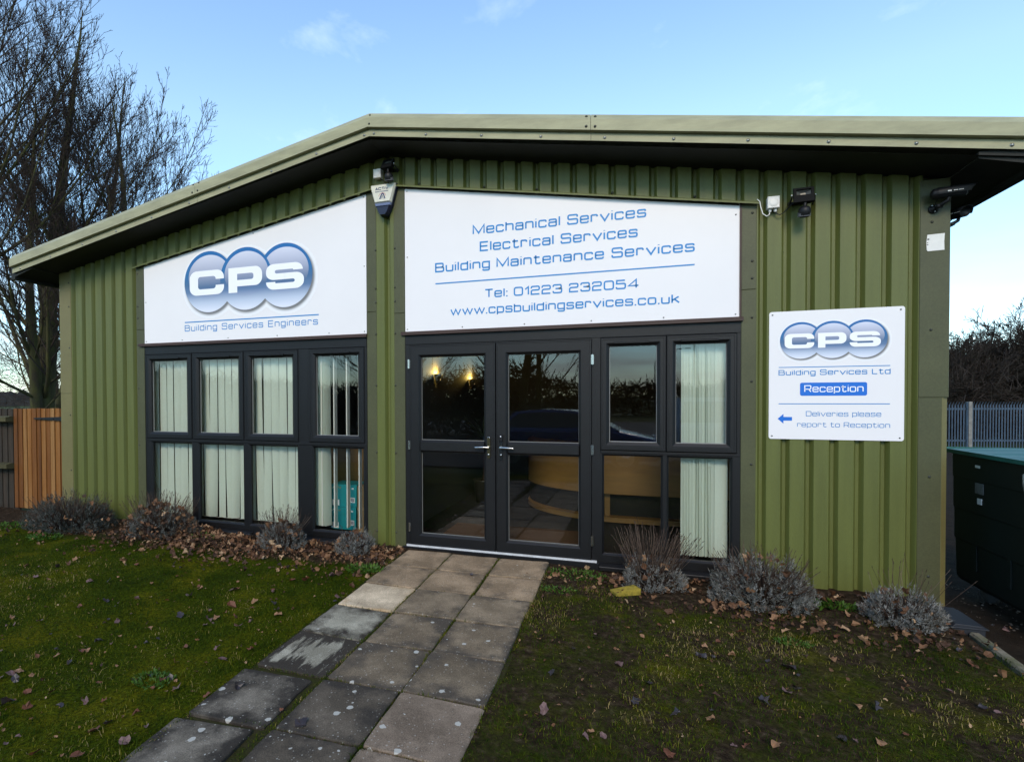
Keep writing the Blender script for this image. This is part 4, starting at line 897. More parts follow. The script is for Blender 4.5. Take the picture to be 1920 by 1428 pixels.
mb = MB(); mb.tube([(-.045, -.03, 3.65), (-.01, -.04, 3.625), (.02, -.05, 3.585), (.035, -.05, 3.565), (.05, -.045, 3.59), (.045, -.04, 3.63), (.02, -.05, 3.66)], .005, 8); mb.build('black_cable', BPLASTIC, j2)

# security cameras at the corner
def cctv(label, base, normal, aim, L_=.235, k=1.0):
    base, n, aim = Vector(base), Vector(normal).normalized(), Vector(aim).normalized()
    t = thing('security_camera', label, 'camera', base); t['group'] = 'black security cameras at the corner'
    mb = MB(); mb.lathe(base, n, [(.033, 0), (.034, .008), (.030, .014), (.018, .018), (.016, .03), (0, .032)], 18)
    sd = n.orthogonal().normalized()
    k1 = base + n * .055 * k + Vector((.012, 0, .006)); k2 = base + n * .10 * k + Vector((.045 * k, 0, .03))
    mb.tube([base + n * .02, k1, k2, k2 + Vector((.01, 0, .035))], [.012, .014, .012, .010], 10); mb.lathe(k1, n.cross((0, 0, 1)), [(0, -.018), (.016, -.018), (.016, .018), (0, .018)], 12)
    mb.build('mount', BPLASTIC, t)
    for dz, dx in ((.024, -.012), (-.020, .004), (.022, .010)):
        m2 = MB(); m2.lathe(base + n * .014 + Vector((dx, 0, dz)), n, [(.006, 0), (.0055, .003), (0, .004)], 8); m2.build('screw', CHROME, t)
    c = k2 + Vector((.01 * k, 0, .055)); rr = .037; u_ = aim.cross((0, 0, 1)).normalized(); v_ = u_.cross(aim)
    mb = MB(); mb.lathe(c - aim * (L_ * .42), aim, [(0, -.012), (.018, -.010), (rr * .92, 0), (rr, .008), (rr, L_ * .78), (rr * .9, L_ * .80), (rr * .85, L_ * .74), (0, L_ * .74)], 20)
    mb.build('body', BPLASTIC, t)
    # hood: a half sleeve longer at the top, cut back on the slant
    mb = MB(); rows = []
    for i in range(15):
        a = R(-20 + 220 * i / 14); d = u_ * math.cos(a) + v_ * math.sin(a); top_ = max(0, math.sin(a))
        rows.append([c - aim * (L_ * .30) + d * (rr + .005), c + aim * (L_ * (.46 + .15 * top_)) + d * (rr + .005), c + aim * (L_ * (.46 + .15 * top_)) + d * (rr + .002), c - aim * (L_ * .30) + d * (rr + .002)])
    mb.strip(rows, 0, True); mb.build('hood', BPLASTIC, t)
    mb = MB(); mb.tube([base + n * .03 + Vector((-.004, 0, .02)), base + n * .06 + Vector((.0, 0, .06)), c - aim * (L_ * .43)], .003, 6); mb.build('cable', BPLASTIC, t)
    mb = MB(); o_ = c - aim * .030 - u_ * 0
    sdv = u_ if u_.y < 0 else -u_
    for a0, a1, h0 in ((-.02, .0, .008), (.012, .020, .005), (.022, .027, .005), (.029, .034, .005), (.04, .044, .004), (.046, .052, .004), (.054, .058, .004), (.06, .064, .004)):
        cc = c + aim * (a0 + a1) / 2 + sdv * (rr + .0056); mb.obox(cc, aim * (a1 - a0) / 2, sdv * .0006, v_ * h0 / 2)
    mb.build('small_print', WPLASTIC, t)
    return t
cctv('black bullet security camera pointing right from the front of the corner trim', (4.462, -.006, 2.842), (0, -1, 0), (.97, -.22, -.03))
cctv('black security camera seen end on, fixed round the side of the corner', (4.569, .08, 2.735), (1, 0, 0), (.20, -.97, -.12), .15, .55)

# ================================================================== INSIDE
BLIND = mat('blind_fabric', (.715, .785, .695), .8, .15, var=.06, vscale=60, fine=.05)
m_ = BLIND.node_tree; tl = m_.nodes.new('ShaderNodeBsdfTranslucent'); tl.inputs[0].default_value = (.5, .6, .52, 1); mx_ = m_.nodes.new('ShaderNodeMixShader'); mx_.inputs[0].default_value = .10
m_.links.new(m_.nodes['Principled BSDF'].outputs[0], mx_.inputs[1]); m_.links.new(tl.outputs[0], mx_.inputs[2]); m_.links.new(mx_.outputs[0], m_.nodes['Material Output'].inputs[0])
BLINDW = mat('blind_edge', (.85, .85, .80), .7)
def slat(mb, x, yb, z0, z1, wd, ang0, ang1=None, bow=.004, kick=0, mat=0):
    """one hanging strip: ang at the top, ang1 at the bottom, gently cupped"""
    ang1 = ang0 if ang1 is None else ang1; rows = []; nz = 9
    for i in range(nz):
        f = i / (nz - 1); z = z1 + (z0 - z1) * f; a = ang0 + (ang1 - ang0) * f ** 1.6; row = []
        for j in range(5):
            u_ = (j / 4 - .5) * wd; v_ = bow * (1 - (2 * j / 4 - 1) ** 2)
            row.append((x + u_ * math.cos(a) + v_ * math.sin(a) + kick * f ** 2.5, yb + u_ * math.sin(a) - v_ * math.cos(a), z))
        rows.append(row)
    mb.strip(rows, mat, True)
random.seed(11)
vb = thing('vertical_blind', 'closed pale green vertical blind drawn across the left hand bays', 'blind', (-2.1, .13, 0))
x = -3.14; kk = 0
while x < -1.03:
    mb = MB(); tw = 0; kick = 0
    if kk in (7, 8, 10, 11, 14, 16, 17): tw = R(random.choice((16, 24, 34))); kick = random.choice((-.02, .015, .03))
    slat(mb, x, .125 + .004 * (kk % 2), .075, 2.02, .089, R(7 + random.uniform(-9, 10)), R(9 + random.uniform(-9, 12)) + tw, bow=.007, kick=kick); mb.build('slat', BLIND, vb); x += .1045 + random.uniform(-.010, .012); kk += 1
mb = MB(); mb.box(-3.18, -.24, .10, .15, 2.025, 2.06); mb.build('headrail', BLINDW, vb)
mb = MB(); mb.tube([(-3.17 + .05 * i, .118 + .006 * (i % 2), .078 - .006 * (i % 2)) for i in range(42)], .0022, 5); mb.build('chain', BLINDW, vb)
for i, (x, a) in enumerate(((-.90, 24), (-.865, 40), (-.835, 52), (-.81, 62), (-.785, 70), (-.765, 74))):
    mb = MB(); slat(mb, x, .135, .075, 2.02, .089, R(a), R(a - 8)); mb.build('slat', BLIND, vb)
for x in (-.818, -.668, -.515, -.372):
    mb = MB(); mb.box(x - .006, x + .006, .10, .16, .075, 2.02); mb.build('slat', BLINDW, vb)
vb2 = thing('vertical_blind', 'gathered pale green vertical blind hanging behind the far right bay', 'blind', (2.93, .13, 0))
x = 2.775; kk = 0
while x < 3.02:
    mb = MB(); slat(mb, x, .125 + .002 * (kk % 3), .08, 2.0, .089, R(50 + random.uniform(-14, 14)), R(48 + random.uniform(-10, 10))); mb.build('slat', BLIND, vb2); x += .024; kk += 1
mb = MB(); slat(mb, 3.065, .118, .08, 2.0, .10, R(6), R(3)); mb.build('slat', BLIND, vb2)
mb = MB(); mb.box(2.64, 3.14, .10, .15, 2.01, 2.05); mb.build('headrail', BLINDW, vb2)

TEAL = mat('teal_card', (.004, .26, .30), .5, var=.08, vscale=10); CARD = mat('brown_card', (.30, .19, .09), .8, var=.15, vscale=12); YELL = mat('amber_box', (.42, .26, .07), .6, var=.12, vscale=6)
def archive(z, label, dx=0, rot=0):
    t = thing('storage_box', label, 'box', (-.505 + dx, .36, z)); t['group'] = 'teal cardboard storage boxes'
    x0, x1, y0, y1 = -.660 + dx, -.352 + dx, .235, .49
    mb = MB(); mb.box(x0, x1, y0, y1, z, z + .195); mb.build('carton', TEAL, t, bevel=.002)
    mb = MB(); mb.box(x0 - .005, x1 + .005, y0 - .005, y1 + .005, z + .165, z + .245); mb.build('lid', TEAL, t, bevel=.002)
    mb = MB(); mb.box(x0 + .012, x0 + .098, y0 - .0015, y0, z + .012, z + .075); mb.box(x1 - .075, x1 - .02, y0 - .0015, y0, z + .05, z + .105); mb.box(x1 - .055, x1 - .03, y0 - .0065, y0 - .005, z + .195, z + .212)
    for i in range(5): mb.box(x1 - .067 + i * .009, x1 - .067 + i * .009 + .005, y0 - .0022, y0 - .0014, z + .06, z + .097, 1)
    mb.build('paper_label', [WHITE_V, INK], t)
    mb = MB(); stroke(mb, [(x0 + .015 + i * .012, z + .198 + .010 * ((i * 7) % 3)) for i in range(5)], .004, lambda a, b: (a, y0 - .006, b)); stroke(mb, [(x0 + .075 + i * .012, z + .20 + .010 * ((i * 5) % 3)) for i in range(5)], .005, lambda a, b: (a, y0 - .006, b), 1)
    mb.build('printing', [WHITE_V, YELL], t)
archive(.02, 'teal storage box with white labels at the bottom of the stack behind the window', -.134)
archive(.268, 'teal storage box with white labels on top of the stack behind the window', -.124)
mb = MB(); mb.box(-.465, -.25, .24, .60, .005, .50); mb.box(-.466, -.249, .238, .24, .24, .27, 1); mb.top('cardboard_box', [CARD, mat('parcel_tape', (.40, .28, .15), .3)], 'plain brown cardboard box squeezed in beside the teal boxes', 'box', (-.36, .42, .005))
cb = thing('cabinet', 'amber wooden cabinet standing behind the teal boxes in the office', 'cabinet', (-.75, 1.15, 0))
mb = MB(); mb.box(-1.25, -.10, .95, 1.35, .0, .85); mb.build('carcass', PINE, cb); mb = MB(); mb.box(-1.27, -.08, .93, 1.37, .851, .875); mb.build('worktop', OAK, cb)
dk = thing('reception_desk', 'curved light wood reception desk inside the glass doors', 'desk', (2.6, 2.4, 0))
dc = (2.25, 2.55); r0 = 1.25; A = np.linspace(math.pi, 1.5 * math.pi, 25)
cv = [(dc[0] + r0 * math.cos(a), dc[1] + r0 * .85 * math.sin(a)) for a in A] + [(4.3, dc[1] - r0 * .85)]
def wall_strip(mb, pts, z0, z1, off=0, mat=0): mb.strip([[(x, y - off, z1) for x, y in pts], [(x, y - off, z0) for x, y in pts]], mat, True)
mb = MB(); wall_strip(mb, cv, .34, .86); mb.build('front_panel', PINE, dk)
mb = MB(); wall_strip(mb, cv, .02, .34, -.12); mb.build('recess_panel', DARKGREEN, dk)
mb = MB(); wall_strip(mb, cv, .02, .075, .02); mb.strip([[(x, y - .02, .075) for x, y in cv], [(x, y + .25, .075) for x, y in cv]]); mb.build('plinth', PINE, dk)
mb = MB(); wall_strip(mb, cv, .86, .90, .06); mb.strip([[(x, y - .06, .90) for x, y in cv], [(x, y + .4, .90) for x, y in cv]]); mb.build('counter', OAK, dk)
mb = MB(); mb.box(2.05, 2.11, 1.58, 1.63, .03, .86); mb.build('upright', PINE, dk)
MAT = mat('coir_mat', (.12, .06, .028), .95, var=.4, vscale=60, bump=.6, bscale=200)
mb = MB(); mb.box(.45, 1.95, .24, .95, .001, .016); mb.top('door_mat', MAT, 'brown coir mat on the floor just inside the double doors', 'mat', (1.2, .6, 0))
# lit wall lamps
EM = bpy.data.materials.new('lamp_glow'); EM.use_nodes = True; e_ = EM.node_tree.nodes['Principled BSDF']; e_.inputs['Emission Color'].default_value = (1, .74, .22, 1); e_.inputs['Emission Strength'].default_value = 5; e_.inputs['Base Color'].default_value = (.8, .7, .4, 1)
BRASS = mat('lamp_brass', (.35, .27, .12), .35, .5, .8)
for i, (ly, lz) in enumerate(((1.34, 1.725), (2.88, 1.705))):
    t = thing('wall_lamp', ('lit amber wall lamp nearest the glass, seen through the left door' if i == 0 else 'lit amber wall lamp farther inside, seen through the left door'), 'lamp', (.05, ly, lz)); t['group'] = 'lit wall lamps in reception'
    mb = MB(); rows = [[(.051 + r_ * math.sin(a), ly + r_ * math.cos(a), lz + h) for a in np.linspace(0, math.pi, 13)] for r_, h in ((.02, -.10), (.055, -.06), (.075, -.02), (.08, .02))]; mb.strip(rows, 0, True); mb.build('lamp_shade', BRASS, t)
    mb = MB(); mb.lathe((.09, ly, lz - .05), (0, 0, 1), [(0, 0), (.022, 0), (.026, .025), (.018, .05), (0, .055)], 12); mb.build('bulb', EM, t)
    pl = bpy.data.lights.new('bulb_light', 'POINT'); pl.energy = 4; pl.color = (1, .66, .16); pl.shadow_soft_size = .02; po = bpy.data.objects.new('bulb_light', pl); C.objects.link(po); po.parent = t; po.location = (.045, 0, .03)
PALM = tint_mat('palm_leaf', [(0, (.05, .075, .02)), (1, (.11, .13, .04))], .5)
pmv, pmf = [], []; rg = np.random.default_rng(3); base = np.array([.42, 2.3, .85])
pot = thing('palm_plant', 'dim spiky palm in a pot behind the left door', 'plant', (.42, 2.3, 0))
for q in range(46):
    a = rg.uniform(0, 2 * math.pi); el = rg.uniform(.1, 1.35); ln = rg.uniform(.45, .8); d = np.array([math.cos(a) * math.cos(el), math.sin(a) * math.cos(el), math.sin(el)]); sd = np.array([-math.sin(a), math.cos(a), 0]) * .011
    b0 = len(pmv)
    for i in range(6):
        f = i / 5; p = base + d * ln * f + np.array([0, 0, -.35 * ln * f * f]); wv = sd * (1 - f) ** .6 * min(1, f * 4 + .3); pmv += [p - wv, p + wv]
    pmf += [(b0 + 2 * i, b0 + 2 * i + 1, b0 + 2 * i + 3, b0 + 2 * i + 2) for i in range(5)]
np_mesh('foliage', np.array(pmv), [np.array(pmf)], PALM, pot, tint=np.repeat(rg.random(46), 12))
mb = MB(); mb.tube([(.42, 2.3, .3), (.43, 2.31, .6), (.42, 2.3, .88)], [.035, .03, .025], 8); mb.build('stem', BROWN, pot)
mb = MB(); mb.lathe((.42, 2.3, .0), (0, 0, 1), [(0, .01), (.12, .01), (.16, .3), (.17, .32), (.15, .32), (0, .29)], 20); mb.build('pot', mat('dark_pot', (.03, .025, .022), .5), pot)

# ================================================================== YARD OBJECTS
WOODS = [mat('new_gate_boards', c1, .7, .25, var=.6, vscale=2.6, col2=c2, bump=.35, bscale=60, stretch=(4, 4, .4), fine=.25) for c1, c2 in (((.160, .056, .009), (.09, .032, .007)), ((.20, .075, .014), (.26, .120, .034)), ((.30, .155, .052), (.20, .085, .020)), ((.135, .046, .008), (.19, .074, .015)))]
WOODO = mat('weathered_boards', (.050, .036, .026), .85, .2, var=.5, vscale=3, col2=(.024, .022, .016), bump=.5, bscale=60, stretch=(4, 4, .5), fine=.3)
WOODG = mat('mossy_rail', (.085, .075, .035), .85, .2, var=.5, vscale=5, bump=.5, bscale=60, fine=.3)
random.seed(3)
gt = thing('wooden_gate', 'new orange brown close boarded gate against the left corner of the office', 'gate', (-5.0, .22, -.1))
x = -5.79; mb = MB(); i = 0
while x < -4.62:
    wd = random.uniform(.085, .105); m2 = MB(); y = .205 + random.uniform(-.004, .004); h = 1.325 + random.uniform(-.006, .006)
    m2.prism([(x, y + .012), (x + wd, y), (x + wd, y + .02), (x, y + .022)], lambda p, q, t: (p, q, t), -.05, h); m2.build('board', WOODS[(0, 0, 2, 1, 3, 0, 1, 3, 2, 1, 0, 3, 2)[i % 13]], gt, bevel=.002); x += wd - .002; i += 1
m2 = MB(); m2.prism([(-5.36, 1.188), (-5.345, 1.182), (-4.63, 1.155), (-4.63, 1.225), (-5.345, 1.200)], lambda p, q, t: (p, t, q), .188, .196)
for q in (-5.2, -4.98, -4.76): m2.screw(q, 1.193, .188, .009, 0)
m2.build('strap_hinge', BPLASTIC, gt)
fn = thing('wooden_fence', 'dark weathered board fence with mossy rails at the left edge', 'fence', (-7.2, .26, -.1))
x = -9.0
while x < -5.83:
    wd = .12; m2 = MB(); m2.prism([(x, .25), (x + wd, .238), (x + wd, .258), (x, .26)], lambda p, q, t: (p, q, t), -.2, 1.325 + random.uniform(-.01, .008)); m2.build('board', WOODO, fn); x += wd - .003
for z in (1.15, .50):
    m2 = MB(); m2.prism([(.12, z - .005), (.236, z - .02), (.236, z + .06), (.20, z + .072), (.12, z + .055)], lambda p, q, t: (t, p, q), -9, -5.80); m2.build('rail', WOODG, fn, bevel=.004)

# big wheeled bin beside the building
BING = mat('bin_body', (.002, .006, .005), .55, .3, var=.3, vscale=5); BINL = mat('bin_lid', (.004, .085, .065), .5, .45, var=.2, vscale=4, bump=.15, bscale=40); GALV = mat('galvanised', (.30, .31, .32), .4, .5, .7)
bn = thing('wheeled_bin', 'big dark green wheeled waste bin with teal lid beside the office', 'bin', (5.35, -.15, -.15))
X0, X1, Y0, Y1 = 4.84, 5.95, -.85, .62
mb = MB(); rows = []
for z, ins in ((-.03, .040), (.0, .024), (.30, .018), (.305, .012), (.55, .011), (.555, .006), (.80, .005), (.805, .002), (.985, 0), (.99, -.018), (1.015, -.018)):
    c = .08
    x0, x1, y0, y1 = X0 + ins, X1 - ins, Y0 + ins, Y1 - ins
    rows.append([(x0 + c, y0, z), (x1 - c, y0, z), (x1 - c * .3, y0 + c * .3, z), (x1, y0 + c, z), (x1, y1 - c, z), (x1 - c * .3, y1 - c * .3, z), (x1 - c, y1, z), (x0 + c, y1, z), (x0 + c * .3, y1 - c * .3, z), (x0, y1 - c, z), (x0, y0 + c, z), (x0 + c * .3, y0 + c * .3, z), (x0 + c, y0, z)])
mb.strip(rows[::-1]); mb.add(rows[0][:-1], [tuple(range(12))])
for y in (-.55, -.15, .25): mb.box(X0 + .012, X0 + .05, y - .02, y + .02, .10, .98)
mb.build('body', BING, bn, bevel=.006)
mb = MB(); lr = []
for i in range(13):
    f = i / 12; lr.append([(X0 - .022 + (X1 - X0 + .044) * f, y, 1.018 + .010 * math.sin(math.pi * f) + (.008 if k_ % 4 in (1, 2) and 0 < i < 12 else 0)) for k_, y in enumerate(np.linspace(Y0 - .03, Y1 + .03, 21))])
mb.strip(lr); mb.box(X0 - .026, X0 - .006, Y0 - .03, Y1 + .03, .992, 1.022); mb.box(X0, X1, Y1 + .01, Y1 + .028, 1.0, 1.03); mb.build('lid', BINL, bn)
for y in (.30, -.62):
    for x in (4.98, 5.80):
        m2 = MB(); m2.lathe((x - .025, y, -.055), (1, 0, 0), [(0, -.005), (.05, -.005), (.088, 0), (.095, .01), (.095, .04), (.088, .05), (.05, .055), (0, .055)], 20); m2.box(x - .035, x - .029, y - .03, y + .03, -.06, .07, 1); m2.box(x + .034, x + .040, y - .03, y + .03, -.06, .07, 1); m2.box(x - .04, x + .045, y - .05, y + .05, .045, .06, 1); m2.build('wheel', [mat('tyre_grey', (.10, .10, .10), .7), GALV], bn)
m2 = MB(); m2.tube([(X0 - .01, -.42, .95), (X0 - .05, -.44, .93), (X0 - .06, -.46, .88), (X0 - .05, -.46, .82), (X0 - .005, -.44, .78)], .022, 10); m2.build('lifting_trunnion', GALV, bn)
m2 = MB(); m2.box(X0 - .001, X0 + .006, .17, .23, .905, .925); m2.build('paper_label', WPLASTIC, bn)
m2 = MB(); m2.box(X0 + .000, X0 + .012, .13, .23, .71, .79); m2.build('paper_label', mat('worn_label', (.16, .16, .15), .6, var=.5, vscale=60), bn); m2 = MB(); m2.box(X0 + .000, X0 + .012, .15, .20, .63, .675); m2.build('paper_label', WPLASTIC, bn)
# plastic gully cover by the kerb, yellow brick by the bush
DKBLUE = mat('slate_plastic', (.012, .014, .020), .6, var=.25, vscale=10)
mb = MB(); mb.prism([(4.36, -.14), (4.535, -.14), (4.535, -.075), (4.52, -.056), (4.375, -.052), (4.36, -.07)], lambda p, q, t: (p, t, q), -.545, -.20)
mb.box(4.345, 4.55, -.555, -.19, -.078, -.070); mb.top('drain_cover', DKBLUE, 'dark slate plastic box lying by the corner at the kerb end', 'drain box', (4.42, -.36, -.13), bevel=.006)
YB = mat('yellow_stone', (.36, .26, .035), .85, .2, var=.6, vscale=18, col2=(.16, .13, .02), bump=.7, bscale=60, fine=.25)
mb = MB(); mb.box(-.105, .105, -.05, .05, -.04, .028); mb.box(-.055, .075, -.052, -.02, .0285, .034)
mb.v = [(2.295 + a * math.cos(.55) - b * math.sin(.55), -.60 + a * math.sin(.55) + b * math.cos(.55), -.060 + c + .1 * a) for a, b, c in mb.v]
mb.top('stone_block', YB, 'mossy yellow brick half sunk in the bed beside the tall stemmed lavender', 'brick', (2.295, -.60, -.1), bevel=.008)

# palisade fence in the distance on the right
PAL = mat('blue_grey_steel', (.070, .105, .150), .45, .4, .3, var=.3, vscale=3); PCON = mat('galvanised_post', (.24, .23, .21), .8, .2, var=.4, vscale=6, bump=.5, bscale=60)
pf = thing('palisade_fence', 'blue grey steel palisade fence with pale posts beyond the bin', 'fence', (14, 18, -.35))
P0, P1 = np.array([10.8, 16.95]), np.array([19.5, 19.55]); ln = np.linalg.norm(P1 - P0); dv = (P1 - P0) / ln; nv = np.array([dv[1], -dv[0]])
mb = MB()
mp3 = lambda s_, o_, z: (P0[0] + dv[0] * s_ + nv[0] * o_, P0[1] + dv[1] * s_ + nv[1] * o_, z)
n_p = int(ln / .094)
for i in range(n_p):
    s_ = (i + .5) * .094; t_ = mp3(s_, 0, 0)
    mb.add([mp3(s_ - .022, .0, -.33), mp3(s_, .018, -.33), mp3(s_ + .022, .0, -.33), mp3(s_ - .022, .0, 1.13), mp3(s_, .018, 1.13), mp3(s_ + .022, .0, 1.13), mp3(s_ - .008, .06, 1.235), mp3(s_ + .008, .06, 1.235)],
           [(0, 1, 4, 3), (1, 2, 5, 4), (3, 4, 6), (4, 5, 7, 6)])
o = mb.build('pale', PAL, pf); o['kind'] = 'stuff'
for z in (1.0, -.05):
    m2 = MB(); m2.obox(mp3(ln / 2, -.03, z), (dv[0] * ln / 2, dv[1] * ln / 2, 0), (nv[0] * .02, nv[1] * .02, 0), (0, 0, .03)); m2.build('rail', PAL, pf)
for s_ in np.arange(.35, ln, 1.92):
    m2 = MB(); m2.obox(mp3(s_, .02, .44), (dv[0] * .055, dv[1] * .055, 0), (nv[0] * .05, nv[1] * .05, 0), (0, 0, .80)); m2.build('post', PCON, pf); m2 = MB(); m2.obox(mp3(s_ - .075, .02, .44), (dv[0] * .015, dv[1] * .015, 0), (nv[0] * .03, nv[1] * .03, 0), (0, 0, .78)); m2.build('upright', PAL, pf)

# behind the camera, seen in the panes: lamp posts and two parked cars
STEEL = mat('lamp_post_steel', (.20, .20, .21), .5, .5, .5)
for i, (px, py, h) in enumerate(((8.2, -52, 7.2), (7.1, -60, 6.6), (5.6, -74, 6.2))):
    t = thing('street_lamp', ('tall grey lamp post reflected in the far right window', 'middle grey lamp post reflected in the far right window', 'most distant lamp post reflected in the far right window')[i], 'lamp post', (px, py, -.34))
    m2 = MB(); m2.tube([(px, py, -.34), (px, py, 1), (px, py, h)], [.11, .09, .06], 10); m2.build('pole', STEEL, t)
    m2 = MB(); m2.tube([(px, py, h - .1), (px + .3, py, h + .05), (px + 1.1, py, h + .08)], .04, 8); m2.obox((px + 1.3, py, h + .08), (.3, 0, .02), (0, .13, 0), (0, 0, .06)); m2.build('lantern', STEEL, t)
CARGL = mat('car_glass', (.01, .012, .014), .05, .6); TYRE = mat('tyre', (.012, .012, .012), .8); RIM = mat('alloy', (.5, .5, .5), .3, .5, .9); HL = mat('headlamp', (.7, .72, .75), .1, .6)
def car(x, y, label, paint, L_=4.3, H=1.44, van=False):
    z = -.30; t = thing('parked_car' if not van else 'parked_van', label, 'van' if van else 'car', (x, y, z))
    hl = L_ / 2; wd = .88
    if van: bodyp = [(-hl, .45), (-hl, .98), (-hl + .06, 1.02), (hl - .95, 1.05), (hl - .12, .85), (hl, .72), (hl, .40), (hl - .1, .28), (-hl + .1, .28)]; cab = [(-hl + .04, 1.02), (-hl + .14, H), (hl - 1.75, H), (hl - 1.45, H - .06), (hl - .85, 1.05)]
    else: bodyp = [(-hl, .50), (-hl + .05, .88), (-hl + .35, .93), (hl - 1.05, .95), (hl - .2, .76), (hl, .62), (hl, .38), (hl - .1, .24), (-hl + .15, .26)]; cab = [(-hl + .30, .92), (-hl + .85, H - .05), (-hl + 1.5, H), (hl - 2.0, H - .03), (hl - 1.65, H - .14), (hl - .95, .95)]
    m2 = MB(); n = len(bodyp); rows = [[(x + a * f, y + s_, z + .24 + (b - .24) * g_) for a, b in bodyp + bodyp[:1]] for s_, f, g_ in ((-wd, .95, .94), (-wd + .05, .99, .99), (-wd + .2, 1, 1), (wd - .2, 1, 1), (wd - .05, .99, .99), (wd, .95, .94))]
    m2.strip(rows, 0, True); m2.add(rows[0][:-1], [tuple(range(n))]); m2.add(rows[-1][:-1], [tuple(range(n))[::-1]]); m2.build('body', paint, t)
    m2 = MB(); n = len(cab); rows = [[(x + a * f + .0, y + s_ * (1 - .22 * (b - .92) / .5), z + b) for a, b in cab] for s_, f in ((-wd + .04, 1), (-wd + .12, 1), (wd - .12, 1), (wd - .04, 1))]; m2.strip(rows, 0, True)
    m2.add(rows[0], [tuple(range(n))]); m2.add(rows[-1], [tuple(range(n))[::-1]]); m2.build('roof', paint, t)
    ctr = (sum(a for a, b in cab) / n, .5 * (.95 + H))
    for sd in (-1, 1):
        m2 = MB(); pw = [(ctr[0] + (a - ctr[0]) * .90, ctr[1] + (b - ctr[1]) * .74) for a, b in cab]; m2.add([(x + a, y + sd * ((wd - .04) * (1 - .22 * (b - .92) / .5) + .012), z + b) for a, b in pw], [tuple(range(n))]); m2.build('window', CARGL, t)
    for wx in (-hl + .8, hl - .82):
        for sd in (-1, 1):
            m2 = MB(); m2.lathe((x + wx, y + sd * (wd - .18), z + .31), (0, sd, 0), [(0, 0), (.31, 0), (.32, .04), (.32, .17), (.30, .2), (.22, .205), (.21, .18), (0, .19)], 24); o = m2.build('wheel', TYRE, t); m2 = MB(); m2.lathe((x + wx, y + sd * (wd + .005), z + .31), (0, sd, 0), [(.21, 0), (.18, .012), (.06, .005), (.05, .02), (0, .022)], 24); m2.build('rim', RIM, o)
    for sd in (-1, 1): m2 = MB(); m2.lathe((x + hl - .10, y + sd * .62, z + .66), (1, sd * .3, .2), [(0, .05), (.10, .03), (.13, 0), (.13, -.05)], 14); m2.build('headlight', HL, t)
    return t
car(.9, -9.2, 'blue car parked behind the viewer, seen in the door glass', mat('blue_paint', (.006, .03, .16), .25, .6, .2, coat=.6))
car(5.6, -10.4, 'white van parked behind the viewer, seen in the far window', mat('white_paint', (.62, .64, .66), .3, .5, coat=.5), 4.6, 1.72, True)
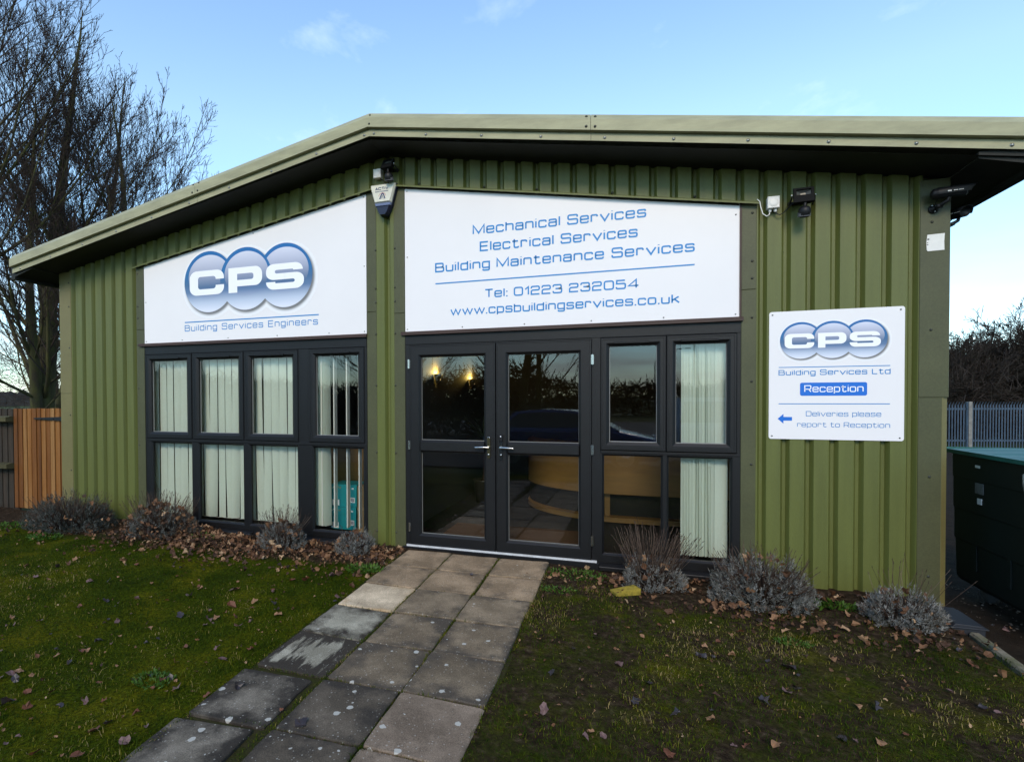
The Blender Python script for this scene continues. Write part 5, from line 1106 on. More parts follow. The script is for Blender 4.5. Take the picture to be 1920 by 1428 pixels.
# ================================================================== TREES
BARK = mat('bark', (.050, .040, .026), .9, .15, var=.5, vscale=5, col2=(.075, .072, .024), bump=.9, bscale=30, stretch=(1, 1, .3))
TWIG = mat('twigs', (.055, .039, .032), .85, .15, var=.4, vscale=2)
HAW = mat('hawthorn_twigs', (.040, .030, .026), .9, .15, var=.5, vscale=2, col2=(.022, .020, .014))
def norm(v): return v / (np.linalg.norm(v) + 1e-9)
def grow_tree(seed, base, height, r0, spread, lean=(0, 0), forks=1, dens=1.0, low=.12, up_=.95, rmin=.0062, twig=1.0):
    """returns segment lists for thick wood and for the fine crown"""
    rg = np.random.default_rng(seed); thick, fine = [], []
    def path_(p, d, ln, ra, rb, n, wob, trop, store):
        pts = [(p.copy(), ra)]; st = ln / n
        for i in range(n):
            d = norm(d + rg.normal(0, wob, 3) + np.array([0, 0, trop])); q = p + d * st; rr = ra + (rb - ra) * (i + 1) / n
            store.append((p, q, pts[-1][1], rr)); pts.append((q, rr)); p = q
        return pts, d
    def branch(p, d, ln, r, lvl):
        n = (0, 9, 6, 4, 2)[lvl] if lvl < 5 else 2
        pts, dd = path_(p, d, ln, r, max(r * .25, rmin * .7), max(2, n), (.0, .05, .065, .10, .12)[lvl], (.0, .075, .075, .06, .05)[lvl] * up_, thick if lvl <= 1 else fine)
        if lvl >= 4: return
        nb = int(max(2, (0, ln * 4.2, ln * 4.6, ln * 6.0)[lvl] * dens * (twig if lvl == 3 else 1)))
        for i in range(nb):
            t = rg.uniform(.12, 1) ** .85 if lvl < 3 else rg.uniform(.15, 1); k_ = min(int(t * (len(pts) - 1)), len(pts) - 2); f = t * (len(pts) - 1) - k_
            a = pts[k_][0] * (1 - f) + pts[k_ + 1][0] * f; par = norm(pts[k_ + 1][0] - pts[k_][0]); side = norm(np.cross(par, rg.normal(0, 1, 3)))
            ang = rg.uniform(.35, .8); dd = norm(par * math.cos(ang) + side * math.sin(ang) + np.array([0, 0, .16 * up_]))
            rr = pts[k_][1] * (1 - f) + pts[k_ + 1][1] * f
            l2 = ln * (1.06 - .62 * t) * (0, .44, .50, .52)[lvl] * rg.uniform(.6, 1.15)
            branch(a, dd, l2, max(rmin, rr * rg.uniform(.35, .6)), lvl + 1)
    base = np.array(base, float)
    for fk in range(forks):
        d = norm(np.array([lean[0] + (rg.normal(0, .16) if fk else 0), lean[1] + (rg.normal(0, .16) if fk else 0), 1.0])); b0 = base + (np.array([rg.normal(0, .25), rg.normal(0, .25), 0]) if fk else 0)
        hh = height * (1 if fk == 0 else rg.uniform(.72, .95)); ra = r0 * (1 if fk == 0 else rg.uniform(.55, .8))
        pts, _ = path_(b0, d, hh * .93, ra, .012, 16, .035, .01, thick)
        nl = int(46 * dens / (1 if forks == 1 else 1.5))
        for i in range(nl):
            t = low + (1 - low) * (i + rg.uniform(0, 1)) / nl; t = min(t, .985); k_ = min(int(t * 16), 15); f = t * 16 - k_
            a = pts[k_][0] * (1 - f) + pts[k_ + 1][0] * f; az = i * 2.4 + rg.uniform(-.5, .5)
            el = rg.uniform(.25, .7) + .55 * t; dd = np.array([math.cos(az) * math.cos(el), math.sin(az) * math.cos(el), math.sin(el)])
            ln = spread * (math.sin(math.pi * min(1, .22 + .80 * t)) ** .8) * rg.uniform(.7, 1.1) + .35
            branch(a, dd, ln, max(.013, pts[k_][1] * rg.uniform(.14, .30)), 1)
    return thick, fine
def tree(name, label, cat, base, seed, mats=(BARK, TWIG), group=None, **k):
    t = thing(name, label, cat, base, group); th_, fi = grow_tree(seed, base, **k)
    for nm, sg, n, m in (('trunk', th_, 7, mats[0]), ('crown', fi, 3, mats[1])):
        segs_mesh(nm, [s[0] for s in sg], [s[1] for s in sg], [s[2] for s in sg], [s[3] for s in sg], n, m, t)
    return t
GRP = 'bare trees beyond the fence'
tree('bare_tree', 'tall bare tree with twin trunks standing right behind the wooden gate', 'tree', (-16.6, 8.0, -.35), 21, group=GRP, height=16.2, r0=.36, spread=5.2, lean=(.03, 0), forks=3, dens=.85, low=.09)
tree('bare_tree', 'slender bare tree leaning right, its crown dome ending above the roof edge', 'tree', (-15.0, 9.6, -.35), 5, group=GRP, height=13.6, r0=.26, spread=5.8, lean=(.10, .0), forks=2, dens=1.12, low=.16)
tree('bare_tree', 'bare tree with heavy upswept limbs at the left edge of the picture', 'tree', (-15.6, 5.2, -.35), 12, group=GRP, height=17, r0=.30, spread=6.2, lean=(.0, 0), forks=1, dens=.85, low=.30)
tree('bare_tree', 'smaller bare tree filling in low behind the other trunks', 'tree', (-22.0, 12.5, -.35), 33, group=GRP, height=12.0, r0=.22, spread=5.2, forks=2, dens=.6, low=.08)
HG = 'bare hawthorns behind the palisade fence'
tree('hawthorn_tree', 'rounded bare hawthorn nearest the office corner behind the steel fence', 'tree', (13.4, 20.6, -.4), 41, (HAW, HAW), HG, height=3.5, r0=.12, spread=2.5, forks=5, dens=1.25, low=.02, up_=.35, rmin=.009, twig=1.5)
tree('hawthorn_tree', 'taller bare hawthorn at the right edge behind the steel fence', 'tree', (17.4, 22.6, -.4), 42, (HAW, HAW), HG, height=5.0, r0=.14, spread=3.0, forks=6, dens=1.25, low=.02, up_=.35, rmin=.009, twig=1.5)
tree('hawthorn_tree', 'low dark hawthorn filling the gap between the two larger ones', 'tree', (15.6, 23.0, -.4), 43, (HAW, HAW), HG, height=3.7, r0=.12, spread=2.8, forks=6, dens=1.3, low=.02, up_=.3, rmin=.009, twig=1.5)

# uncountable scrub: dense hedge bottoms, made of many short twigs
def scrub(name, n, area, hf, label, seed, col=HAW, ln=(.3, .9), r=.010):
    rg = np.random.default_rng(seed); (xa, ya), (xb, yb), wd = area
    t = rg.random(n); o = rg.normal(0, wd, n); dx, dy = xb - xa, yb - ya; L_ = math.hypot(dx, dy)
    x = xa + dx * t - dy / L_ * o; y = ya + dy * t + dx / L_ * o; h = hf(t, rg) ; z = -.4 + h * rg.random(n) ** .8
    d = rg.normal(0, 1, (n, 3)); d[:, 2] = np.abs(d[:, 2]) * .8; d /= np.linalg.norm(d, axis=1, keepdims=True)
    P = np.stack([x, y, z], -1); Q = P + d * rg.uniform(*ln, n)[:, None]
    o = segs_mesh(name, P, Q, np.full(n, r), np.full(n, r * .4), 3, col); return tag(o, label, 'hedge', None, 'stuff')
scrub('thicket', 12000, ((11.5, 20.2), (21, 22.5), .9), lambda t, rg: 2.2 + .5 * np.sin(9 * t), 'dark tangled undergrowth behind the palisade fence', 9, HAW, (.3, .8), .012)
DISTH = mat('distant_hedge', (.030, .030, .028), .95, .1, var=.5, vscale=.4)
def bank(name, pts, h, depth, label, seed, m=DISTH, z0=-.4, step=.5):
    """a long uneven hedge far away, solid with a ragged top"""
    rg = np.random.default_rng(seed); mb = MB()
    P_ = [Vector(p) for p in pts]; n = max(8, int(sum((b - a).length for a, b in zip(P_, P_[1:])) / step)); rows = []
    for i in range(n + 1):
        t = i / n * (len(P_) - 1); k_ = min(int(t), len(P_) - 2); c = P_[k_].lerp(P_[k_ + 1], t - k_); d = (P_[k_ + 1] - P_[k_]).normalized(); nn = Vector((-d.y, d.x))
        hh = h * (.85 + .06 * math.sin(i * .11 + seed) + .05 * math.sin(i * .53) + rg.uniform(-.13, .13)); row = []
        for a in np.linspace(0, math.pi, 9):
            q = c + nn * depth * math.cos(a) * rg.uniform(.8, 1.15); row.append((q.x, q.y, z0 + hh * math.sin(a) ** .7 * rg.uniform(.86, 1.1)))
        rows.append(row)
    mb.strip(rows); o = mb.build(name, m); return tag(o, label, 'hedge', None, 'stuff')
bank('hedgerow', [(-190, 40), (-120, 95), (-40, 140)], 3.6, 3, 'distant dark hedgerow across the field on the left', 2, step=1.2)
scrub('hedgerow', 16000, ((-45, -42), (60, -56), 1.6), lambda t, rg: 3.0 + .35 * np.sin(23 * t) + .25 * np.sin(71 * t), 'dark hedge across the road behind the viewer, seen in the panes', 4, HAW, (.5, 1.3), .06)
scrub('thicket', 2600, ((-34, 15), (-15.5, 13), 1.5), lambda t, rg: 4.2 + .8 * np.sin(8 * t), 'tangled bare scrub between the trunks behind the wooden gate', 29, TWIG, (.5, 1.4), .010)
tree('bare_tree', 'bare tree behind the viewer, mirrored in the door glass', 'tree', (-1.5, -15.5, -.35), 61, height=10, r0=.22, spread=4.2, forks=2, dens=.62, low=.15)
tree('bare_tree', 'second bare tree behind the viewer, mirrored in the left door', 'tree', (-6.0, -14.0, -.35), 62, height=10.5, r0=.22, spread=4.5, forks=2, dens=.62, low=.12)
scrub('thicket', 9000, ((-26, -17), (-1.5, -19.5), 1.2), lambda t, rg: 2.5 + .7 * np.sin(8 * t), 'dark thicket behind the viewer, mirrored in the left windows', 19, HAW, (.3, .9), .03)

# ================================================================== PLANTS
LAVA = tint_mat('lavender_leaf', [(0, (.060, .062, .050)), (.5, (.145, .142, .125)), (1, (.31, .30, .275))], .8, .2, .15)
LAVD = tint_mat('dark_lavender_leaf', [(0, (.030, .034, .026)), (.6, (.070, .075, .062)), (1, (.17, .175, .16))], .8, .2, .15)
STALK = tint_mat('dry_stalk', [(0, (.030, .020, .015)), (.6, (.085, .055, .040)), (1, (.17, .12, .085))], .8, .2)
DEAD = tint_mat('dead_leaf', [(0, (.020, .012, .008)), (.3, (.060, .027, .013)), (.55, (.125, .058, .026)), (.8, (.24, .125, .060)), (1, (.42, .28, .16))], .7, .3, .1)

def leaf_batch(C_, D_, ln, wd, rg, cup=.0):
    """narrow pointed leaves: base points C_, directions D_"""
    N = len(C_); s = np.cross(D_, rg.normal(0, 1, (N, 3))); s /= np.linalg.norm(s, axis=1, keepdims=True) + 1e-9
    ln = np.broadcast_to(ln, N)[:, None]; wd = np.broadcast_to(wd, N)[:, None]
    v = np.stack([C_, C_ + D_ * ln * .45 + s * wd, C_ + D_ * ln, C_ + D_ * ln * .45 - s * wd], 1)
    f = (np.arange(N) * 4)[:, None] + np.array([[0, 1, 2, 3]]); return v.reshape(-1, 3), f
# dead leaf: lobed outline, curled across its midrib
def dead_leaf_shape(rg):
    n = 11; a = np.linspace(0, 2 * math.pi, n, endpoint=False); r = np.array([1, .72, .92, .66, .80, .62, .60, .62, .80, .66, .92]) * rg.uniform(.72, 1.15, n)
    x, y = r * np.cos(a), r * np.sin(a) * .82; c = rg.uniform(.3, 1.3); b = rg.uniform(-.5, .7)
    z = c * y * y + b * x * x * .6 + rg.uniform(-.16, .16, n)
    v = np.concatenate([[[0, 0, 0]], np.stack([x, y, z], -1)]); v[:, 2] -= v[:, 2].min(); return v
def leaf_f(): return np.array([[0, 1 + i, 1 + (i + 1) % 11] for i in range(11)])
def rotm(rg, tilt):
    a, b, c = rg.uniform(0, 6.28), rg.normal(0, tilt), rg.normal(0, tilt)
    return np.array((Matrix.Rotation(a, 3, 'Z') @ Matrix.Rotation(b, 3, 'X') @ Matrix.Rotation(c, 3, 'Y')))
def scatter_leaves(name, pts, size, tilt, seed, mats, label=None, parent=None, lift=.004, loc=None):
    rg = np.random.default_rng(seed); V, F, T = [], [], []
    for i, p in enumerate(pts):
        s = rg.uniform(*size); v = dead_leaf_shape(rg) @ rotm(rg, tilt).T * s; v[:, 2] -= v[:, 2].min() - lift; V.append(v + np.array(p)); F.append(leaf_f() + 12 * i); T.append(np.full(12, rg.beta(1.6, 1.6)))
    return np_mesh(name, np.concatenate(V), [np.concatenate(F)], mats, parent, tint=np.concatenate(T), loc=loc)

def lavender(label, c, rx, ry, h, seed, n_sprig, n_stalk, stalk_h, leafmat=LAVA, leaves_in=0, lean=(0, 0), lit=0.0):
    c = np.array([c[0], c[1], float(gz(np.array(c[0]), np.array(c[1]))) - .01]); rg = np.random.default_rng(seed)
    t = thing('lavender_bush', label, 'shrub', c, 'lavender bushes along the front wall')
    # woody stems
    N = int(n_sprig * .5); a = rg.uniform(0, 2 * math.pi, N); rr = np.sqrt(rg.random(N)); el = rg.uniform(.3, 1, N)
    E_ = c + np.stack([rx * rr * np.cos(a), ry * rr * np.sin(a), h * (.25 + .65 * np.sqrt(1 - .85 * rr ** 2)) * rg.uniform(.6, 1, N)], -1); S_ = c + np.stack([.25 * rx * rr * np.cos(a), .25 * ry * rr * np.sin(a), np.zeros(N)], -1)
    segs_mesh('stem', S_, E_, np.full(N, .0045), np.full(N, .002), 3, STALK, t, tint=np.repeat(rg.random(N) * .7, 6))
    # sprigs of narrow leaves over a lumpy dome, and through its inside
    lum = [rg.uniform(0, 6.28) for _ in range(4)]
    a = rg.uniform(0, 2 * math.pi, n_sprig); u_ = rg.random(n_sprig) ** .55; ph = np.arccos(1 - u_ * 1.0); dep = rg.uniform(.62, 1.0, n_sprig) ** .6
    dep *= 1 + .10 * np.sin(3 * a + lum[0]) * np.sin(2 * ph + lum[1]) + .07 * np.sin(7 * a + lum[2])
    nd = np.stack([np.sin(ph) * np.cos(a), np.sin(ph) * np.sin(a), np.cos(ph)], -1)
    sp = c + nd * np.array([rx, ry, h]) * dep[:, None]; sp[:, 2] = np.maximum(sp[:, 2], c[2] + .01)
    ax = nd * np.array([.7, .7, 1]) + np.array([lean[0], lean[1], .75]) + rg.normal(0, .25, (n_sprig, 3)); ax /= np.linalg.norm(ax, axis=1, keepdims=True)
    K = 13; idx = np.repeat(np.arange(n_sprig), K); along = np.tile(np.linspace(0, 1, K), n_sprig); sl_ = np.repeat(rg.uniform(.025, .055, n_sprig), K)
    base = sp[idx] + ax[idx] * (along * sl_)[:, None]; rad = rg.normal(0, 1, (len(idx), 3)); rad -= ax[idx] * np.sum(rad * ax[idx], 1, keepdims=True); rad /= np.linalg.norm(rad, axis=1, keepdims=True)
    op = (.95 - .75 * along)[:, None]; d = ax[idx] * (1 - op * .6) + rad * op; d /= np.linalg.norm(d, axis=1, keepdims=True)
    v, f = leaf_batch(base, d, rg.uniform(.014, .030, len(idx)), rg.uniform(.0014, .0026, len(idx)), rg)
    tn = np.repeat(np.clip(rg.normal(.5 + lit, .22, n_sprig), 0, 1), K) + rg.normal(0, .1, len(idx)); np_mesh('foliage', v, [f], leafmat, t, tint=np.repeat(np.clip(tn, 0, 1), 4))
    # dry flower stalks
    if n_stalk:
        a = rg.uniform(0, 2 * math.pi, n_stalk); rr = np.sqrt(rg.random(n_stalk)) * .85
        p0 = c + np.stack([rx * rr * np.cos(a), ry * rr * np.sin(a), h * .75 * np.sqrt(1 - .7 * rr ** 2)], -1); d = np.stack([np.cos(a) * rr * .75 + lean[0], np.sin(a) * rr * .75 + lean[1], np.ones(n_stalk)], -1) + rg.normal(0, .13, (n_stalk, 3)); d /= np.linalg.norm(d, axis=1, keepdims=True)
        ln = stalk_h * rg.uniform(.5, 1.05, n_stalk)[:, None]; p1 = p0 + d * ln * .6; p2 = p1 + (d + rg.normal(0, .08, (n_stalk, 3))) * ln * .4; p3 = p2 + (d + rg.normal(0, .15, (n_stalk, 3))) * .022
        tn = rg.random(n_stalk); segs_mesh('flower_stalk', np.concatenate([p0, p1, p2]), np.concatenate([p1, p2, p3]), np.concatenate([np.full(n_stalk, .0016)] * 2 + [np.full(n_stalk, .0030)]), np.concatenate([np.full(n_stalk, .0014), np.full(n_stalk, .0011), np.full(n_stalk, .0012)]), 3, STALK, t, tint=np.repeat(np.concatenate([tn, tn, tn * .6]), 6))['kind'] = 'stuff'
    if leaves_in:
        a = rg.uniform(0, 2 * math.pi, leaves_in); q = rg.random(leaves_in) ** .6 * 1.45; pts = c + np.stack([rx * 1.02 * np.sin(q) * np.cos(a), ry * 1.05 * np.sin(q) * np.sin(a) - .01, h * np.cos(q) * .92], -1)
        lf = scatter_leaves('caught_leaf', pts, (.018, .045), 1.1, seed + 9, DEAD, parent=t)
        lf['kind'] = 'stuff'
    return t
lavender('big dark grey green lavender bush in front of the left wall and gate', (-3.87, -.42), .58, .34, .40, 101, 1500, 60, .16, LAVD, 26)
lavender('lavender bush heaped with brown leaves under the left end of the four bay window', (-2.62, -.32), .44, .25, .36, 102, 800, 170, .22, LAVA, 190, (.0, .0), -.2)
lavender('small tangled lavender bush under the third window bay', (-1.00, -.36), .235, .18, .30, 103, 480, 120, .20, LAVA, 55, (.05, 0), 0)
lavender('small silver lavender tuft at the foot of the window by the central pillar', (-.20, -.30), .185, .15, .22, 104, 420, 14, .14, LAVA, 26, (0, 0), .08)
lavender('lavender bush with a tall spray of dry stalks below the right hand windows', (2.50, -.34), .23, .19, .25, 105, 560, 210, .32, LAVA, 22, (.10, 0), .10)
lavender('wide grey lavender mound at the corner of the glazing and right cladding', (3.26, -.42), .34, .26, .36, 106, 1350, 110, .16, LAVA, 30, (0, 0), 0)
lavender('low silver lavender with loose stems at the right corner of the office', (4.10, -.52), .22, .18, .23, 107, 640, 26, .34, LAVA, 16, (.12, 0), .12)

# green weeds: loose rosettes and patches
WEED = tint_mat('weed_leaf', [(0, (.022, .060, .006)), (.6, (.055, .115, .010)), (1, (.10, .17, .018))], .6, .3, .25)
def weed(label, c, r, n, ln, seed):
    rg = np.random.default_rng(seed); c = np.array([c[0], c[1], float(gz(np.array(c[0]), np.array(c[1])))]); a = rg.uniform(0, 6.28, n); rr = np.sqrt(rg.random(n)) * r
    B_ = c + np.stack([rr * np.cos(a), rr * np.sin(a) * .6, np.full(n, .004)], -1); d = np.stack([np.cos(a) * .7, np.sin(a) * .7, rg.uniform(.3, 1.4, n)], -1) + rg.normal(0, .45, (n, 3)); d[:, 2] = np.abs(d[:, 2]); d /= np.linalg.norm(d, axis=1, keepdims=True)
    v, f = leaf_batch(B_, d, rg.uniform(.5, 1.1, n) * ln, rg.uniform(.12, .22, n) * ln, rg); v = v.reshape(-1, 4, 3); v[:, 2, 2] -= .25 * ln * rg.random(n)
    o = np_mesh('weed_plant', v.reshape(-1, 3), [f], WEED, tint=np.repeat(np.clip(rg.normal(.5, .25, n), 0, 1), 4), loc=tuple(c)); return tag(o, label, 'weed', 'green weeds along the wall')
weed('bright green weed patch beside the path end under the right windows', (1.90, -.34), .26, 420, .035, 1)
weed('leafy green weed between the two right hand lavender bushes', (3.76, -.36), .12, 130, .062, 2)
weed('clump of green weed at the edge of the leaf heap beneath the first window', (-2.02, -.34), .15, 130, .05, 3)
weed('green weed sprouting in front of the big dark lavender', (-3.72, -.82), .20, 150, .055, 4)
weed('green weed at the left edge beside the big dark lavender', (-4.55, -.66), .26, 200, .05, 5)
weed('little green weed tuft on the lawn before the wide lavender mound', (3.30, -1.12), .10, 90, .035, 6)
weed('grassy green tuft beside the path edge near the pale slab', (.14, -.78), .17, 200, .06, 7)
weed('small weed at the left side of the path close to the viewer', (-.16, -2.72), .13, 190, .036, 8)
weed('yellow green weed tuft beside the right edge of the path', (1.80, -.75), .13, 160, .03, 9)

# ------------------------------------------------------------------ fallen leaves
def near_wall(n, seed, xs, dens_y=.34):
    rg = np.random.default_rng(seed); out = []
    for x0, x1, k_ in xs:
        m = int(n * k_); x = rg.uniform(x0, x1, m); y = -.10 - np.abs(rg.normal(.20, dens_y, m)); out.append(np.stack([x, y], -1))
    p = np.concatenate(out); p = p[~on_path(p[:, 0], p[:, 1], .0)]; return np.column_stack([p, gz(p[:, 0], p[:, 1])])
pts = near_wall(1900, 5, ((-2.9, .3, 1.0), (-4.6, -2.9, .16), (2.1, 4.35, .17), (1.66, 2.1, .03)))
for cx, cy, n, s in ((-2.25, -.28, 240, .13), (.02, -.28, 120, .09), (-1.05, -.58, 110, .16), (-1.75, -.55, 170, .22), (3.05, -.72, 50, .10), (3.5, -.85, 40, .12), (4.15, -.85, 50, .14), (2.22, -.42, 40, .08)):
    q = rng.normal(0, s, (n, 2)); hgt = np.exp(-(q ** 2).sum(1) / (2 * s * s)) * (.14 if n > 200 else .06) * rng.random(n)
    pts = np.concatenate([pts, np.column_stack([cx + q[:, 0], np.minimum(cy + q[:, 1], -.07), gz(cx + q[:, 0], cy + q[:, 1]) + hgt])])
o = scatter_leaves('leaf_litter', pts, (.009, .038), .7, 77, DEAD); tag(o, 'drift of brown dead leaves along the foot of the wall', 'leaves', None, 'stuff')
rg = np.random.default_rng(12); q = np.column_stack([rg.uniform(-5.5, 4.3, 1700), -.5 - rg.random(1700) ** 1.3 * 4.0]); q = q[~on_path(q[:, 0], q[:, 1])]
o = scatter_leaves('leaf_fragments', np.column_stack([q, gz(q[:, 0], q[:, 1]) + .006]), (.005, .015), .6, 78, DEAD); tag(o, 'small brown leaf crumbs and seeds in the grass', 'leaves', None, 'stuff')
# single leaves one can count on the lawn and the path
WET = [mat('leaf_tan', (.26, .135, .065), .6, .3, var=.4, vscale=30), mat('leaf_rust', (.13, .045, .020), .6, .3, var=.4, vscale=30), mat('leaf_dark', (.030, .020, .020), .45, .5, var=.4, vscale=30), mat('leaf_mauve', (.14, .075, .065), .55, .4, var=.4, vscale=30)]
LEAF_LAB = [('pale tan dead leaf curled on the dark grass', 'tan leaves on the lawn'), ('rust brown dead leaf lying on the grass', 'rust leaves on the lawn'), ('wet black brown dead leaf flat on the grass', 'black brown leaves on the lawn'), ('mauve brown dead leaf folded on the grass', 'mauve leaves on the lawn')]
def px_ground(u, v):
    """where a picture point meets the lawn (used once to read leaf positions off the photograph)"""
    d = fw + r2 * ((u - 834.795) / 1020.656) - u2 * ((v - 759.924) / 1020.656); t = (-.09 - CAM[2]) / d.z; x, y = CAM[0] + d.x * t, CAM[1] + d.y * t
    for _ in range(3):
        zz = float(gz(np.array(x), np.array(y))) if not on_path(x, y) else path_z(y); t = (zz - CAM[2]) / d.z; x, y = CAM[0] + d.x * t, CAM[1] + d.y * t
    return x, y, zz
spots = [(75, 1168, 3, .045), (90, 1088, 0, .035), (120, 1075, 1, .03), (140, 1052, 0, .05), (230, 1050, 0, .06), (205, 1092, 2, .045), (222, 1084, 0, .03), (255, 1126, 3, .04), (200, 1130, 2, .04), (213, 1140, 2, .035), (220, 1168, 3, .05), (186, 1205, 2, .05), (225, 1195, 0, .028), (340, 1158, 2, .05), (378, 1106, 0, .05), (393, 1062, 0, .055), (355, 1120, 3, .05), (440, 1107, 3, .06), (405, 1162, 0, .05), (445, 1180, 3, .06), (432, 1140, 1, .06), (520, 1155, 0, .06), (548, 1090, 1, .07), (575, 1092, 1, .07), (512, 1135, 2, .06), (632, 1125, 3, .055), (660, 1100, 1, .05), (648, 1088, 1, .045), (415, 1240, 3, .055), (386, 1245, 1, .03), (218, 1251, 0, .025), (35, 1262, 0, .075), (30, 1280, 2, .05), (280, 1270, 2, .05), (250, 1280, 2, .04), (96, 1303, 1, .04), (162, 1322, 3, .035), (15, 1325, 2, .06), (258, 1341, 1, .05), (175, 1375, 1, .06), (200, 1360, 2, .05), (105, 1385, 0, .025), (275, 1365, 3, .04), (330, 1280, 0, .035), (445, 1290, 2, .05), (390, 1308, 1, .05), (235, 1395, 3, .05), (60, 1420, 1, .05), (145, 1420, 1, .05), (160, 1215, 0, .03), (105, 1222, 2, .035),
  (1175, 1182, 0, .055), (1118, 1200, 2, .05), (1075, 1165, 1, .035), (1160, 1250, 3, .05), (1320, 1215, 0, .04), (1310, 1230, 2, .04), (1390, 1190, 1, .05), (1345, 1205, 1, .03), (1475, 1302, 3, .055), (1340, 1308, 3, .045), (1020, 1340, 3, .06), (1215, 1285, 2, .05), (1110, 1375, 0, .03), (1130, 1385, 3, .035), (1190, 1320, 2, .05), (1480, 1255, 2, .07), (1560, 1240, 0, .05), (1710, 1210, 0, .04), (1510, 1240, 3, .06), (1270, 1345, 2, .05), (1400, 1375, 0, .03), (1255, 1420, 1, .05), (1640, 1330, 2, .05), (1780, 1300, 3, .04), (1820, 1250, 1, .05), (1235, 1175, 1, .04), (1090, 1245, 2, .04), (1580, 1390, 2, .05), (1700, 1380, 1, .03),
  (885, 1078, 2, .035), (988, 1075, 1, .025), (565, 1360, 2, .06), (955, 1045, 1, .03)]
rs = np.random.default_rng(55)
for q in range(120): spots.append((rs.uniform(-20, 640), 1060 + 340 * rs.random() ** 1.6, int(rs.choice([0, 1, 1, 2, 3, 3])), rs.uniform(.022, .05)))
for q in range(45): spots.append((rs.uniform(1000, 1900), 1150 + 270 * rs.random() ** 1.2, int(rs.choice([0, 1, 2, 2, 3])), rs.uniform(.02, .05)))
for i, (u, v, k_, s) in enumerate(spots):
    x, y, z = px_ground(u, v)
    if i >= 90 and on_path(x, y, .12): continue
    rg = np.random.default_rng(300 + i); vv = dead_leaf_shape(rg) @ rotm(rg, .35).T * s * rg.uniform(.50, .80); vv[:, 2] -= vv[:, 2].min() - .010
    op = on_path(x, y, .0)
    if op: vv[:, 2] -= .006
    o = np_mesh('fallen_leaf', vv + np.array([x, y, z]), [leaf_f()], WET[k_], loc=(x, y, z))
    if op: tag(o, 'dark dead leaf lying on a paving slab', 'leaf', 'leaves on the paving')
    else: tag(o, LEAF_LAB[k_][0], 'leaf', LEAF_LAB[k_][1])

# ------------------------------------------------------------------ grass
BLADE = tint_mat('grass_blade', [(0, (.012, .026, .001)), (.35, (.026, .050, .0012)), (.62, (.062, .084, .002)), (.85, (.125, .122, .005)), (.95, (.23, .18, .04)), (1, (.34, .25, .10))], .65, .08, .25)
def vnoise(x, y, s, seed):
    rg_ = np.random.default_rng(seed); g = rg_.random((64, 64)); a, b = x / s, y / s; i, j = np.floor(a).astype(int), np.floor(b).astype(int); f, h = a - i, b - j; f = f * f * (3 - 2 * f); h = h * h * (3 - 2 * h)
    q = lambda m_, n_: g[m_ % 64, n_ % 64]
    return (q(i, j) * (1 - f) + q(i + 1, j) * f) * (1 - h) + (q(i, j + 1) * (1 - f) + q(i + 1, j + 1) * f) * h
rg = np.random.default_rng(99); N = 330000
u_ = rg.random(N); y = -.30 - 4.2 * u_ ** 1.0; x = rg.uniform(-6.2, 4.45, N)
# keep what the view can hold, denser towards the viewer
dist = np.hypot(x - CAM[0], y - CAM[1])
px_ = vnoise(x, y, .5, 1) * 2 - 1; worn = .55 * vnoise(x, y, .42, 2) + .45 * vnoise(x, y, .13, 3)
right = np.clip((x - .6) / 1.2, 0, 1)
bed = np.clip((-y - .42 + .18 * np.sin(4 * x) + .12 * np.sin(9.7 * x)) / .5, 0, 1)
keep = (rg.random(N) < bed * (1 - np.where(right > .3, .80, .70) * np.clip((worn - np.where(right > .3, .53, .62)) / .08, 0, 1)) * (.6 + .4 * vnoise(x, y, .07, 4))) & ~on_path(x, y, -.015)
# moss and grass creeping in the gaps of the far-left slab column
x, y, px_ = x[keep], y[keep], px_[keep]; N = len(x)
jx, jy = [], []
for j in range(2, 11):
    n = 330 if j > 4 else 120
    jx += list(rg.uniform(PX0 - .02, PX0 + 3 * PITCHS, n)); jy += list(-.15 - j * PITCHS + rg.normal(0, .006, n))
for i in (1, 2):
    n = 2600; yy = -.15 - rg.random(n) * 5; wd = np.where((i == 1) & (yy < -2.4), .022 * np.clip(-yy - 2.2, 0, 1.6), .004) + .003
    jx += list(PX0 + i * PITCHS - (.016 * np.clip(-yy - 2.4, 0, 3) if i == 1 else 0) + rg.normal(0, 1, n) * wd); jy += list(yy)
n = 2200; yy = -.4 - rg.random(n) * 5; jx += list(PX0 - .01 - .03 * np.clip(-yy - 2.4, 0, 2) + rg.normal(0, .02, n)); jy += list(yy)
n = 1500; yy = -.2 - rg.random(n) * 5; jx += list(PX0 + 3 * PITCHS + np.abs(rg.normal(0, .02, n))); jy += list(yy)
nj = len(jx); x = np.concatenate([x, jx]); y = np.concatenate([y, jy]); N = len(x); joint = np.arange(N) >= N - nj
z = np.where(on_path(x, y, .005), path_z(y) - .006, gz(x, y)) - .003
hgt = rg.uniform(.009, .024, N) * (.6 + .9 * vnoise(x, y, .12, 8)) * (1 + .5 * (rg.random(N) < .06)); cl = (np.sin(13 * x + 5 * y) * np.sin(11 * y - 3 * x) * np.sin(5 * x - 7 * y) > .28) & (rg.random(N) < .5); hgt = np.where(cl, hgt * rg.uniform(1.1, 1.8, N), hgt); hgt[joint] *= .62; wid = rg.uniform(.0009, .0019, N)
az = rg.uniform(0, 6.28, N); ln = rg.uniform(.3, 1.5, N); dirx, diry = np.cos(az), np.sin(az); sx, sy = -diry * wid, dirx * wid
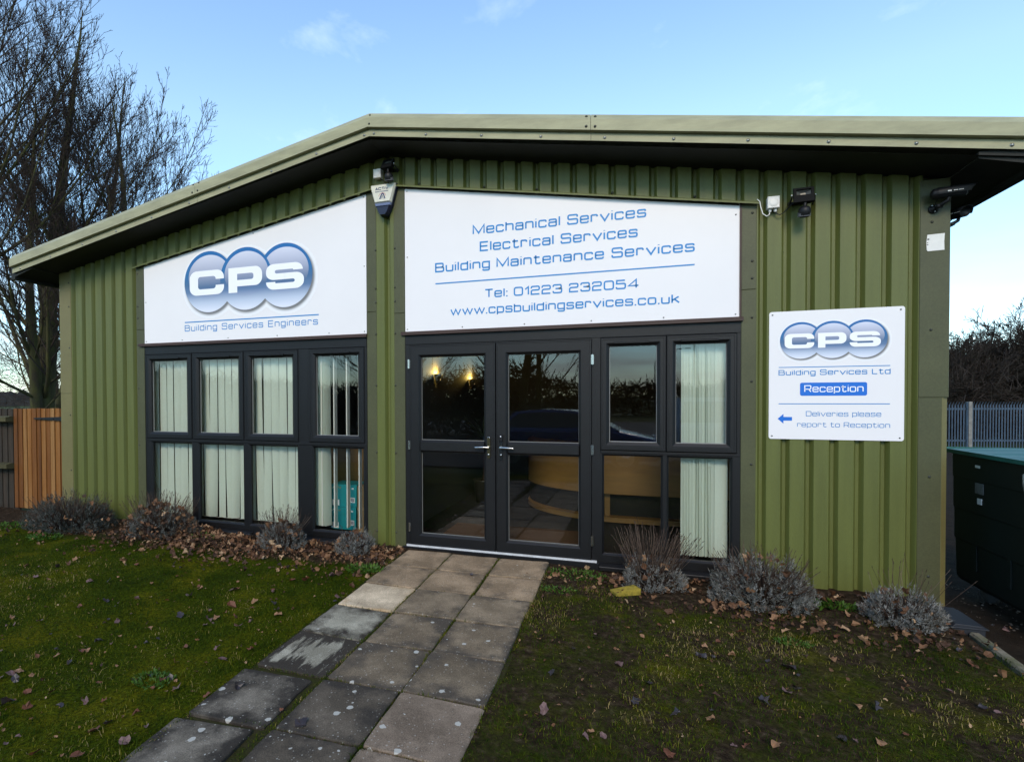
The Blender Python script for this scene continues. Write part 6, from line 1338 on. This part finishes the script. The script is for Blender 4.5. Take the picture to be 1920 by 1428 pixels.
P0 = np.stack([x, y, z], -1); m1 = P0 + np.stack([dirx * hgt * ln * .3, diry * hgt * ln * .3, hgt * .65], -1); tp = P0 + np.stack([dirx * hgt * ln * .95, diry * hgt * ln * .95, hgt * (1.05 - .3 * np.minimum(ln, 1))], -1)
S = np.stack([sx, sy, 0 * sx], -1); v = np.stack([P0 - S, P0 + S, m1 + S * .75, m1 - S * .75, tp], 1).reshape(-1, 3); b = (np.arange(N) * 5)[:, None]
pxx = (vnoise(x, y, .55, 5) - .5) * 1.5 + (vnoise(x, y, .16, 6) - .5) * 1.0 + (vnoise(x, y, .05, 7) - .5) * .5
tn = np.clip(rg.beta(1.7, 2.4, N) + .42 * pxx + .10 * np.clip((x - .9), 0, 1) * (x > 1.6), 0, 1); tn[joint] = np.clip(tn[joint] + .12, 0, 1)
o = np_mesh('grass', v, [b + np.array([[0, 1, 2, 3]]), b + np.array([[3, 2, 4]])], BLADE, tint=np.repeat(tn, 5)); tag(o, 'short mossy winter grass of the lawn', 'grass', None, 'stuff')
# pebbles on the gravel
n = 900; rg = np.random.default_rng(4); X = rg.uniform(4.53, 5.6, n); Y = rg.uniform(-2.6, .7, n); V, F = [], []
ico = np.array([[1, 0, 0], [-1, 0, 0], [0, 1, 0], [0, -1, 0], [0, 0, 1], [0, 0, -1]], float); icf = np.array([[0, 2, 4], [2, 1, 4], [1, 3, 4], [3, 0, 4], [2, 0, 5], [1, 2, 5], [3, 1, 5], [0, 3, 5]])
for i in range(n): V.append(ico * rg.uniform(.6, 1.3, (6, 3)) * rg.uniform(.004, .013) * np.array([1.2, 1, .5]) @ rotm(rg, .3).T + np.array([X[i], Y[i], -.147])); F.append(icf + 6 * i)
o = np_mesh('pebbles', np.concatenate(V), [np.concatenate(F)], tint_mat('pebble', [(0, (.05, .04, .03)), (.7, (.16, .12, .09)), (1, (.35, .30, .24))], .9), tint=np.repeat(rg.random(n), 6)); tag(o, 'small loose stones on the gravel yard', 'gravel', None, 'stuff')
